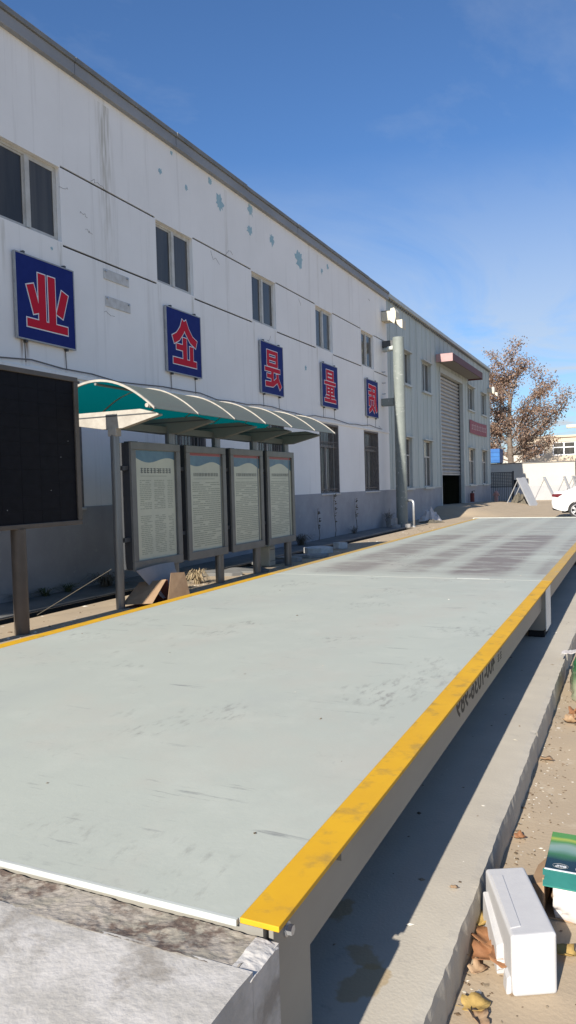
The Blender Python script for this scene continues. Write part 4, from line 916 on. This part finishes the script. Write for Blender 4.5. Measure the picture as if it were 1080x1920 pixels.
frame_board('thin leaning board just left of the car roof', -3.55, 52.0, 1.75, .65, .25)
for i in range(5): frame_board(('leftmost', 'second', 'middle', 'fourth', 'rightmost')[i]+' of the five boards leaning together behind the car', -3.15+.24*i, 52.4, 1.78, .55, .3)
rag('brushwood_pile', 'brown brushwood pile under the nearest leaning board', (-6.5, 48.5, 0), .7, .6, 'dry_dark', 9, cat='brushwood')
# blue tank, tree, house beyond the wall
bt = thing('blue_tank', 'blue box shaped tank showing over the wall beside the hall', 'tank', (-10.9, 64, 0))
box('body', 'blue', bt, -12.2, -10.05, 63.2, 65, 3.05, 4.2, bevel=.03); MB().box(-12.1, -11.9, 63.3, 63.5, 0, 3.05).box(-10.3, -10.1, 63.3, 63.5, 0, 3.05).box(-12.1, -11.9, 64.6, 64.8, 0, 3.05).box(-10.3, -10.1, 64.6, 64.8, 0, 3.05).build('stand', 'dark_steel', bt)
for z in (3.25, 3.6, 3.95): box('seam_rib', 'blue', bt, -12.21, -10.04, 63.17, 63.199, z-.03, z+.03)
tr = thing('plane_tree', 'tall half bare autumn tree with brown leaves behind the wall', 'tree', (-9.9, 67, 0))
qt = random.Random(21); tips = []; tb = MB()
def grow(p, d, r_, L, lev):
    pts = [p]; n = 5; dd = d.copy()
    for i in range(n):
        dd = (dd+Vector((qt.uniform(-.16, .16), qt.uniform(-.16, .16), qt.uniform(-.02, .12)))).normalized(); pts.append(pts[-1]+dd*L/n)
    tb.tube(pts, r_, 7 if lev < 2 else 4, cap=False, r1=r_*.55)
    if lev >= 2: tips.extend(pts[1:])
    if lev >= 4: tips.extend(pts[2:]); return
    for k in range((4, 3, 4, 4)[lev] if lev < 4 else 0):
        t = qt.uniform(.35, 1) if k else 1; b = pts[min(n, int(t*n)+0)]; a = qt.uniform(0, 6.28); sp = (.55, .75, .8, .8)[lev]
        nd = (dd*1.0+Vector((math.cos(a), math.sin(a), qt.uniform(-.25, .35)))*sp).normalized(); grow(b, nd, r_*.5, L*(.72, .7, .66, .6)[lev]*qt.uniform(.75, 1.1), lev+1)
tb0 = Vector((-9.75, 67, 0)); pts = [tb0+Vector((.06*math.sin(k), 0, 1.25*k)) for k in range(8)]
tb.tube(pts, .30, 10, cap=False, r1=.15)
for z, a, sl, L in ((3.2, 3.3, .3, 2.2), (3.0, .9, .3, 2.6), (3.6, -.9, .4, 3.0), (4.4, 1.9, .5, 2.6), (5.0, -1.0, .55, 2.8), (6.6, 3.4, .7, 2.2), (2.6, -.3, .35, 3.0), (3.4, 2.6, .5, 2.4), (4.0, .3, .55, 3.7), (4.7, 3.6, .6, 2.2), (5.3, -.1, .5, 3.3), (5.6, 2.2, .6, 2.3), (6.2, 4.4, .8, 2.4), (6.9, .2, .9, 3.0), (7.3, 2.9, 1.1, 2.2), (7.9, 1.2, 1.3, 2.4), (8.4, -.6, 1.5, 2.6), (8.7, 3.3, 2, 2.3), (8.75, 1.5, 4, 2.7)):
    grow(tb0+Vector((0, 0, z)), Vector((math.cos(a), math.sin(a)*.8, sl)).normalized(), .085, L, 2)
grow(tb0+Vector((.1, 0, 4.3)), Vector((1, -.1, .42)).normalized(), .10, 4.2, 2)
tb.build('trunk', 'bark', tr, fix=False)
lf = MB()
for p in tips:
    for k in range(6):
        c = p+Vector((qt.gauss(0, .30), qt.gauss(0, .20), qt.gauss(-.03, .16))); s = qt.uniform(.05, .105)
        u = Vector((qt.uniform(-1, 1), qt.uniform(-1, 1), qt.uniform(-1, 1))).normalized(); v = u.orthogonal().normalized(); w_ = u.cross(v)
        lf.add([c+v*s, c+w_*s*.7+u*s*.25, c-v*s, c-w_*s*.7+u*s*.25], [(0, 1, 2, 3)])
lf.build('crown', 'leaf', tr, fix=False)
hs = thing('beige_house', 'sunlit beige flat roofed house with white windows beyond the wall', 'house', (-4, 80, 0))
win = [(-9.45, -8.35, 4.0, 5.15), (-7.5, -4.3, 3.95, 5.3), (-3.4, -.4, 3.95, 5.3)]
hf = MB(); xs = sorted({-10.5, 3., *[q for w in win for q in w[:2]]})
for i in range(len(xs)-1):
    m = (xs[i]+xs[i+1])/2; h = [w for w in win if w[0] < m < w[1]]
    if h: hf.box(xs[i], xs[i+1], 80, 80.3, 0, h[0][2]); hf.box(xs[i], xs[i+1], 80, 80.3, h[0][3], 5.75)
    else: hf.box(xs[i], xs[i+1], 80, 80.3, 0, 5.75)
hf.build('wall', 'beige', hs, fix=False); box('body', 'interior', hs, -10.5, 3, 80.5, 88, 0, 5.7); box('side_wall', 'beige', hs, -10.5, -10.3, 80.301, 88, 0, 5.75)
box('roof_edge', 'beige', hs, -10.7, 3.2, 79.85, 88.2, 5.751, 5.95)
for a, b, c, d in win:
    f_ = MB(); t = .09; f_.box(a, b, 80.08, 80.16, c, c+t).box(a, b, 80.08, 80.16, d-t, d).box(a, a+t, 80.08, 80.16, c+t, d-t).box(b-t, b, 80.08, 80.16, c+t, d-t).box(a+t, b-t, 80.08, 80.16, c+.82*(d-c)*.68, c+.82*(d-c)*.68+t)
    nm = max(1, round((b-a)/1.08))
    for k in range(1, nm): x = a+(b-a)*k/nm; f_.box(x-.06, x+.06, 80.07, 80.165, c+t, d-t)
    wo_ = f_.build('window', 'sign_white', hs, fix=False)
    for k in range(nm): box('pane', 'pane', wo_, a+(b-a)*k/nm+.06, a+(b-a)*(k+1)/nm-.06, 80.12, 80.13, c+t, d-t)
sm_h = thing('small_house', 'small pale house with a low roof behind the tree', 'house', (-12, 90, 0)); box('wall', 'far_wall', sm_h, -14, -9.5, 90, 94, 0, 4.6); MB().prism([(-14.3, 89.7, 4.6), (-9.2, 89.7, 4.6), (-11.75, 89.7, 5.6)], (0, 4.6, 0)).build('roof', 'coping', sm_h); box('window', 'pane', sm_h, -11.6, -10.8, 89.96, 89.999, 3.2, 4.1)
lp = thing('flood_light', 'pale flat floodlight on a post at the right edge above the car', 'lamp', (-2.0, 40, 0))
box('head', 'outlet', lp, -3.08, -2.35, 39.9, 40.15, 4.13, 4.29, bevel=.03); MB().tube([(-2.35, 40.02, 4.2), (-1.9, 40.02, 4.2), (-1.85, 40.02, 4.1), (-1.85, 40.02, 0)], .05, 8).build('post', 'steel', lp); box('lens', 'frame', lp, -3.0, -2.45, 39.93, 40.12, 4.115, 4.1295)

# ================================================================== CAR
car = thing('parked_car', 'white sedan parked at the right edge, tail towards the hall', 'car', (-.9, 33.2, 0))
CX, CY, wdt = -3.12, 32.4, 1.78     # rear bumper x, near side y
def body_profile():
    p = [(.10, .34), (.04, .42), (0, .62), (.02, .80), (.06, .90), (.08, 1.02), (.20, 1.08), (.62, 1.12), (1.0, 1.10), (2.9, .98), (3.5, .93), (4.2, .80), (4.5, .66), (4.56, .45), (4.45, .28)]
    low = [(4.0, .22)]
    for c in (3.62, .98):
        low += [(c+.37*math.cos(t), .31+.37*math.sin(t)) for t in [math.pi*k/10 for k in range(0, 11)] if .31+.37*math.sin(t) >= .22]
        low += [(c-.40, .22)] if c > 2 else []
    low += [(.5, .27)]
    return p+low
bp = body_profile(); bb = MB(); n = len(bp); ring = []
lay = [(0, .93, .04), (.05, .985, .01), (.16, 1, 0), (wdt-.16, 1, 0), (wdt-.05, .985, .01), (wdt, .93, .04)]
for oy, sc_k, dz in lay:
    ring.append([(CX+2.28+(x-2.28)*(.985 if oy in (0, wdt) else 1), CY+oy, .2+(z-.2)*(1 if z < .75 else 1-.02*(oy in (0, wdt)))) for x, z in bp])
vs = [q for rg in ring for q in rg]; fs = [(i*n+j, i*n+(j+1) % n, (i+1)*n+(j+1) % n, (i+1)*n+j) for i in range(len(lay)-1) for j in range(n)]+[tuple(range(n)), tuple(range((len(lay)-1)*n, len(lay)*n))]
bo = bb.add(vs, fs).build('body', 'car', car)
gh = [(.55, 1.11), (1.15, 1.36), (1.75, 1.455), (2.4, 1.44), (3.25, .99)]
g1 = MB(); n = len(gh); y0, y1 = CY+.05, CY+wdt-.05
g1.add([(CX+x, y0+(.16 if z > 1.2 else .0), z) for x, z in gh]+[(CX+x, y1-(.16 if z > 1.2 else .0), z) for x, z in gh], [(j, j+1, n+j+1, n+j) for j in range(n-1)]+[tuple(range(n)), tuple(range(n, 2*n)), (0, n-1, 2*n-1, n)])
ro = g1.build('cabin', 'car', car, bevel=.03)
def sidewin(pts): MB().prism([(CX+x, CY+.05+.16*min(1, max(0, (z-1.11)/.25))-.012, z) for x, z in pts], (0, .008, 0)).build('side_window', 'car_glass', ro)
sidewin([(.92, 1.13), (1.22, 1.31), (1.75, 1.40), (1.75, 1.10)]); sidewin([(1.81, 1.10), (1.81, 1.40), (2.38, 1.39), (2.95, 1.04)])
MB().prism([(CX+.07, CY-.006, .985), (CX+.46, CY-.006, .99), (CX+.25, CY-.006, .84), (CX+.05, CY-.006, .88)], (0, .05, 0)).build('tail_lamp', 'tail', bo)
MB().prism([(CX+.03, CY+.1, .98), (CX+.03, CY+.55, .98), (CX+.02, CY+.55, .89), (CX+.01, CY+.1, .89)], (.05, 0, 0)).build('tail_lamp', 'tail', bo)
MB().prism([(CX+.03, CY-.002, .42), (CX+.06, CY-.002, .33), (CX+.42, CY-.002, .27), (CX+.25, CY-.002, .335)], (0, .06, 0)).build('bumper_insert', 'black', bo)
box('underbody', 'black', car, CX+.4, CX+4.1, CY+.12, CY+wdt-.12, .2, .5)
for c in (.98, 3.62):
    for s, yy in ((1, CY+.0), (-1, CY+wdt)):
        t = MB().tube([(CX+c, yy+s*.02, .315), (CX+c, yy+s*.22, .315)], .315, 28).build('wheel', 'tyre', car)
        mbw = MB().tube([(CX+c, yy+s*.012, .315), (CX+c, yy+s*.019, .315)], .205, 24); mbw.build('rim_dark', 'black', t)
        sp__ = MB()
        for k in range(5):
            for dk in (-.16, .16):
                a = k*2*math.pi/5+dk; aa = k*2*math.pi/5+dk*.5; sp__.add([(CX+c+r_*math.cos(q)+w_*math.sin(q), yy+s*.008, .315+r_*math.sin(q)-w_*math.cos(q)) for r_, q, w_ in ((.03, aa, -.02), (.2, a, -.018), (.2, a, .018), (.03, aa, .02))], [(0, 1, 2, 3)])
        sp__.tube([(CX+c, yy+s*.006, .315), (CX+c, yy+s*.011, .315)], .045, 12)
        rr = [(CX+c+.215*math.cos(k*.2618), yy+s*.012, .315+.215*math.sin(k*.2618)) for k in range(25)]; sp__.tube(rr, .014, 5, cap=False)
        sp__.build('rim', 'alloy', t, fix=False)

# ================================================================== NEAR RIGHT: FOAM, CARTON, BAG, LEAVES
fm = thing('foam_block', 'white foam packing piece leaning on the slab edge, beside the green carton', 'foam block', (-.38, 2.55, 0))
A_, B_, C_, D_ = Vector((-.51, 2.73, 0)), Vector((-.385, 2.81, 0)), Vector((-.24, 2.42, 0)), Vector((-.365, 2.35, 0))
def lift(p, z): return (p.x, p.y, z)
mb = MB(); ax = (A_-D_)
def P(u, v, z):   # u across from D to C, v along from the near to the far end
    p = D_+(C_-D_)*u+ax*v; return (p.x, p.y, z)
up = [P(0, 0, .19), P(1, 0, .192), P(1, 1, .188), P(0, 1, .19), P(0, .93, .19), P(.0, .86, .19)]
bod = MB()
sec = [(0, .0), (.0, .19), (1, .192), (1, 0)]
# upper shell with an undercut along the left side
bod.add([P(.0, 0, .05), P(0, 0, .19), P(1, 0, .192), P(1, 0, .0), P(.03, 0, 0)]+[P(.0, 1, .10), P(0, 1, .19), P(1, 1, .188), P(1, 1, .0), P(.04, 1, .0)], [(0, 1, 2, 3, 4), (9, 8, 7, 6, 5), (0, 5, 6, 1), (1, 6, 7, 2), (2, 7, 8, 3), (3, 8, 9, 4), (4, 9, 5, 0)])
fb = bod.build('shell', 'foam', fm, bevel=.011, seg=4, smooth=False)
MB().prism([P(.05, .10, .1885), P(.30, .12, .1885), P(.36, .86, .1885), P(.08, .88, .1885)], (0, 0, .0045)).build('raised_rib', 'foam', fb, bevel=.003)
MB().add([P(-.16, .28, .0), P(-.16, .28, .09), P(.05, .28, .10), P(.05, .28, 0), P(-.14, .90, .0), P(-.12, .90, .13), P(.05, .90, .13), P(.05, .90, 0)], [(0, 1, 2, 3), (7, 6, 5, 4), (0, 4, 5, 1), (1, 5, 6, 2), (2, 6, 7, 3), (3, 7, 4, 0)]).build('side_lip', 'foam', fb, bevel=.004)
MB().add([P(-.10, .04, .0), P(-.08, .04, .05), P(.03, .04, .06), P(.03, .04, 0), P(-.10, .16, .0), P(-.08, .16, .05), P(.03, .16, .06), P(.03, .16, 0)], [(0, 1, 2, 3), (7, 6, 5, 4), (0, 4, 5, 1), (1, 5, 6, 2), (2, 6, 7, 3), (3, 7, 4, 0)]).build('foot', 'foam', fb, bevel=.004)
cx = thing('printed_carton', 'open carton with green and teal print and white wrap inside, behind the foam block', 'carton', (-.32, 2.80, 0))
bx0, bx1, by0, by1, bz = -.325, .03, 2.83, 3.20, .15
side = MB().box(bx0, bx0+.006, by0, by1, 0, bz-.004).box(bx1-.006, bx1, by0, by1, 0, bz-.004).box(bx0+.006, bx1-.006, by1-.006, by1, 0, bz-.004).box(bx0+.006, bx1-.006, by0, by1-.006, 0.002, .008)
side.build('walls', 'card', cx)
top = MB().box(bx0+.001, bx1, by0+.06, by1, bz-.003, bz+.003).build('lid', 'green_print', cx, bevel=.002)
MB().add([(bx0-.004, by0+.058, bz+.003), (bx1, by0+.058, bz+.003), (bx1, by0-.03, bz-.012), (bx0+.004, by0-.026, bz-.014), (bx0-.004, by0+.058, bz-.002), (bx1, by0+.058, bz-.002), (bx1, by0-.03, bz-.017), (bx0+.004, by0-.026, bz-.019)], [(0, 1, 2, 3), (7, 6, 5, 4), (0, 4, 5, 1), (1, 5, 6, 2), (2, 6, 7, 3), (3, 7, 4, 0)]).build('front_flap', 'teal_print', cx)
MB().box(bx0+.002, bx1-.002, by0+.054, by0+.062, bz+.0032, bz+.0045).build('white_line', 'sign_white', top)
MB().add([(bx0, by0, bz-.02), (bx0-.045, by0+.02, bz-.045), (bx0-.05, by0+.03, .02), (bx0, by0, .005), (bx0, by0+.16, bz-.006), (bx0-.03, by0+.14, bz-.03)], [(0, 1, 2, 3), (0, 4, 5, 1)]).build('side_flap', 'card', cx, fix=False)
MB().box(bx0+.16, bx1, by0-.012, by0-.004, .006, .03).build('bottom_flap', 'card', cx)
def wrap(u, v):
    x = bx0+.035+u*.30; z = .012+v*.112; return (x, by0+.02+.012*fbm(u*5, v*4)+.03*(v-.5)**2-.012*math.sin(v*3.1), z)
wo2 = MB().sheet(wrap, 24, 12).build('inner_wrap', 'paper', cx, smooth=True, fix=False); so = wo2.modifiers.new('t', 'SOLIDIFY'); so.thickness = .05; so.offset = 0
Tt = Matrix.Translation((-.250, 2.918, bz+.0035)) @ Matrix.Rotation(-.0, 4, 'Z')
put_text('OIML', .0165, Tt @ Matrix.Diagonal((-1, 1, 1, 1)), 'sign_white', top, 'logo_lettering', off=.0004)
el = [(-.271+.027*math.cos(k*.2618), 2.924+.016*math.sin(k*.2618), bz+.0042) for k in range(25)]; MB().tube(el, .0007, 4, cap=False).build('logo_ring', 'alu', top)
el = [(-.205+.012*math.cos(k*.2618), 2.920+.012*math.sin(k*.2618), bz+.0042) for k in range(25)]; MB().tube(el, .002, 4, cap=False).build('round_mark', 'sign_white', top)
bgT = thing('plastic_bag', 'clear and green plastic bag standing against the slab edge at the right', 'bag', (-.33, 5.95, 0))
def bag(u, v):
    a = u*6.2832; k = 1.0-.15*v-.5*max(0, v-.7)*2; rr = .17*max(.06, k)*(1+.16*fbm(math.cos(a)*2, math.sin(a)*2, v*3)+.05*math.sin(a*7+v*3))
    return (-.29+rr*math.cos(a)*.95, 5.95+rr*math.sin(a)*1.9, .005+v*.30+.02*fbm(a, v*3))
MB().sheet(bag, 40, 16).build('film', 'bag', bgT, smooth=True)
def fold(u, v): return (-.545+u*.15, 6.27+.13*v+.02*math.sin(u*8), .206+.012*abs(fbm(u*4, v*4))+.05*u*u)
o = MB().sheet(fold, 20, 14).build('loose_corner', 'paper', bgT, smooth=True, fix=False); o.modifiers.new('t', 'SOLIDIFY').thickness = .002
def leaf(label, c, s, rz, m, seed, curl=.5, grp='dry leaves on the ground by the slab'):
    q = random.Random(seed); lob = []
    nn = 20
    for k in range(nn):
        a = 2*math.pi*k/nn; r_ = s*(.62+.38*abs(math.cos(2.5*a+.3)))*q.uniform(.85, 1.08); lob.append((r_*math.cos(a), r_*.8*math.sin(a)))
    mb = MB(); mb.T = Matrix.Translation(c) @ Matrix.Rotation(rz, 4, 'Z') @ Matrix.Rotation(q.uniform(-.25, .25), 4, 'X')
    h = lambda x, y: curl*(abs(y)**1.5/s**.5*2.0+.35*x*x/s)+.12*s*noise.noise(Vector((x/s*2+seed, y/s*2, seed)))
    vs = [(0, 0, h(0, 0))]+[(x*.5, y*.5, h(x*.5, y*.5)) for x, y in lob]+[(x, y, h(x, y)) for x, y in lob]
    fs = [(0, 1+k, 1+(k+1) % nn) for k in range(nn)]+[(1+k, 1+nn+k, 1+nn+(k+1) % nn, 1+(k+1) % nn) for k in range(nn)]
    mb.add(vs, fs); t = thing('dry_leaf', label, 'leaf', c, grp)
    o = mb.build('blade', m, t, smooth=True, fix=False); so = o.modifiers.new('t', 'SOLIDIFY'); so.thickness = .0012
    st = MB(); st.T = mb.T; st.tube([(-s*.9, 0, h(-s*.9, 0)), (-s*1.2, .1*s, h(-s, 0)+.002)], .0007, 4).build('stalk', m, t)
leaf('yellow leaf upright in the gap between slab edge and foam', (-.500, 2.66, .035), .055, 1.2, 'leaf_yellow', 1, .6)
leaf('curled brown leaf in the cluster left of the foam, farthest one', (-.470, 2.56, .03), .07, 2.3, 'leaf_brown', 2, .5)
leaf('broad reddish brown leaf in the middle of the cluster left of the foam', (-.455, 2.49, .022), .075, .4, 'leaf_brown', 3, .35)
leaf('brown leaf tucked against the foam side', (-.405, 2.465, .035), .062, 1.5, 'leaf_brown', 4, .5)
leaf('pale tan leaf at the front of the cluster left of the foam', (-.485, 2.42, .01), .035, .9, 'leaf_tan', 5, .5)
leaf('flat yellow leaf at the bottom edge of the picture', (-.462, 2.255, .008), .05, .6, 'leaf_yellow', 6, .3)
leaf('brown leaf half cut off at the bottom edge of the picture', (-.445, 2.20, .008), .045, 2.2, 'leaf_tan', 7, .4)
leaf('small yellow leaf in the corner at the far end of the foam', (-.495, 3.04, .012), .035, 1.9, 'leaf_yellow', 8, .6)
leaf('tan leaf on the ground right of the foam, under the carton', (-.225, 2.62, .008), .045, .2, 'leaf_yellow', 9, .5)
leaf('small brown leaf lying against the slab between foam and bag', (-.485, 3.42, .01), .03, .5, 'leaf_brown', 10, .5)
leaf('grey brown leaf lying alone by the slab below the bag', (-.475, 4.45, .008), .045, .1, 'leaf_tan', 11, .3)
leaf('single small leaf lying on top of the concrete slab', (-.585, 2.545, .206), .016, .4, 'leaf_tan', 12, .3, 'dry leaves on the slab')
for i, (x, y) in enumerate(((-.40, 5.18), (-.36, 5.22), (-.33, 5.15), (-.38, 5.28), (-.31, 5.25))):
    leaf(('leftmost', 'second', 'middle', 'topmost', 'rightmost')[i]+' leaf of the little heap lying in front of the plastic bag', (x, y, .012+.008*i), .05, i*1.3, 'leaf_brown' if i % 2 else 'leaf_tan', 20+i, .8, 'leaf heap in front of the bag')
# crumbs, chips and grit (nobody could count them)
def litter(name, label, n, area, zf, smin, smax, seed, dens=None):
    q = random.Random(seed); mb = MB(); k = 0
    while k < n:
        x = q.uniform(area[0], area[1]); y = q.uniform(area[2], area[3])
        if dens and q.random() > dens(x, y): continue
        s = q.uniform(smin, smax)*(1 if q.random() < .85 else 1.9); a = q.uniform(0, 6.28); z = zf(x, y); asp = q.uniform(.3, .9); h = s*q.uniform(.1, .4)
        c, sn = math.cos(a)*s, math.sin(a)*s
        mb.add([(x+c, y+sn, z+.0005), (x-sn*asp, y+c*asp, z+.0005), (x-c, y-sn, z+.0005), (x+sn*asp, y-c*asp, z+.0005), (x+c*.1, y, z+h)], [(0, 1, 4), (1, 2, 4), (2, 3, 4), (3, 0, 4)]); k += 1
    tag(mb.build(name, 'chips', fix=False), label, 'litter', None, 'stuff')
litter('ground_litter', 'scattered chips and leaf crumbs on the sandy ground by the slab', 750, (-.50, .6, 1.9, 7.5), lambda x, y: .0515, .003, .009, 1, lambda x, y: max(.04, 1-(x+.5)*4.2)*(1 if y < 4.6 else .55))
litter('deck_grit', 'fine grit specks on the deck and ramp', 90, (-3.6, -.85, 1.5, 14), lambda x, y: .6515, .003, .008, 2)
litter('slab_grit', 'small crumbs lying on the concrete slab', 60, (-1.0, -.54, 1.6, 8), lambda x, y: .2005, .004, .010, 3)
litter('left_litter', 'leaf crumbs and grit on the strip between deck and drain', 900, (-7.1, -4.2, 5, 27), lambda x, y: 0, .01, .03, 4)

# the near yard surface lies a little higher along the slab: a thin cast strip
def strip(u, v): return (-.53+u*6, -4+v*17, .05-.052*max(0, (u-.7)/.3)-.052*max(0, (v-.8)/.2)-.052*max(0, (.1-v)/.1)+.002*fbm(u*9, v*20))
tag(MB().sheet(strip, 40, 90).build('yard_paving', 'ground', smooth=True, fix=False), kind='structure')
for o in list(COL.objects):
    if o.parent is None and o.type == 'EMPTY' and (o.name.split('.')[0] in ('foam_block', 'printed_carton', 'plastic_bag', 'dry_leaf')):
        if o['label'].endswith('top of the concrete slab'): continue
        o.location = (o.location.x*.969, o.location.y*.969, o.location.z+.05)
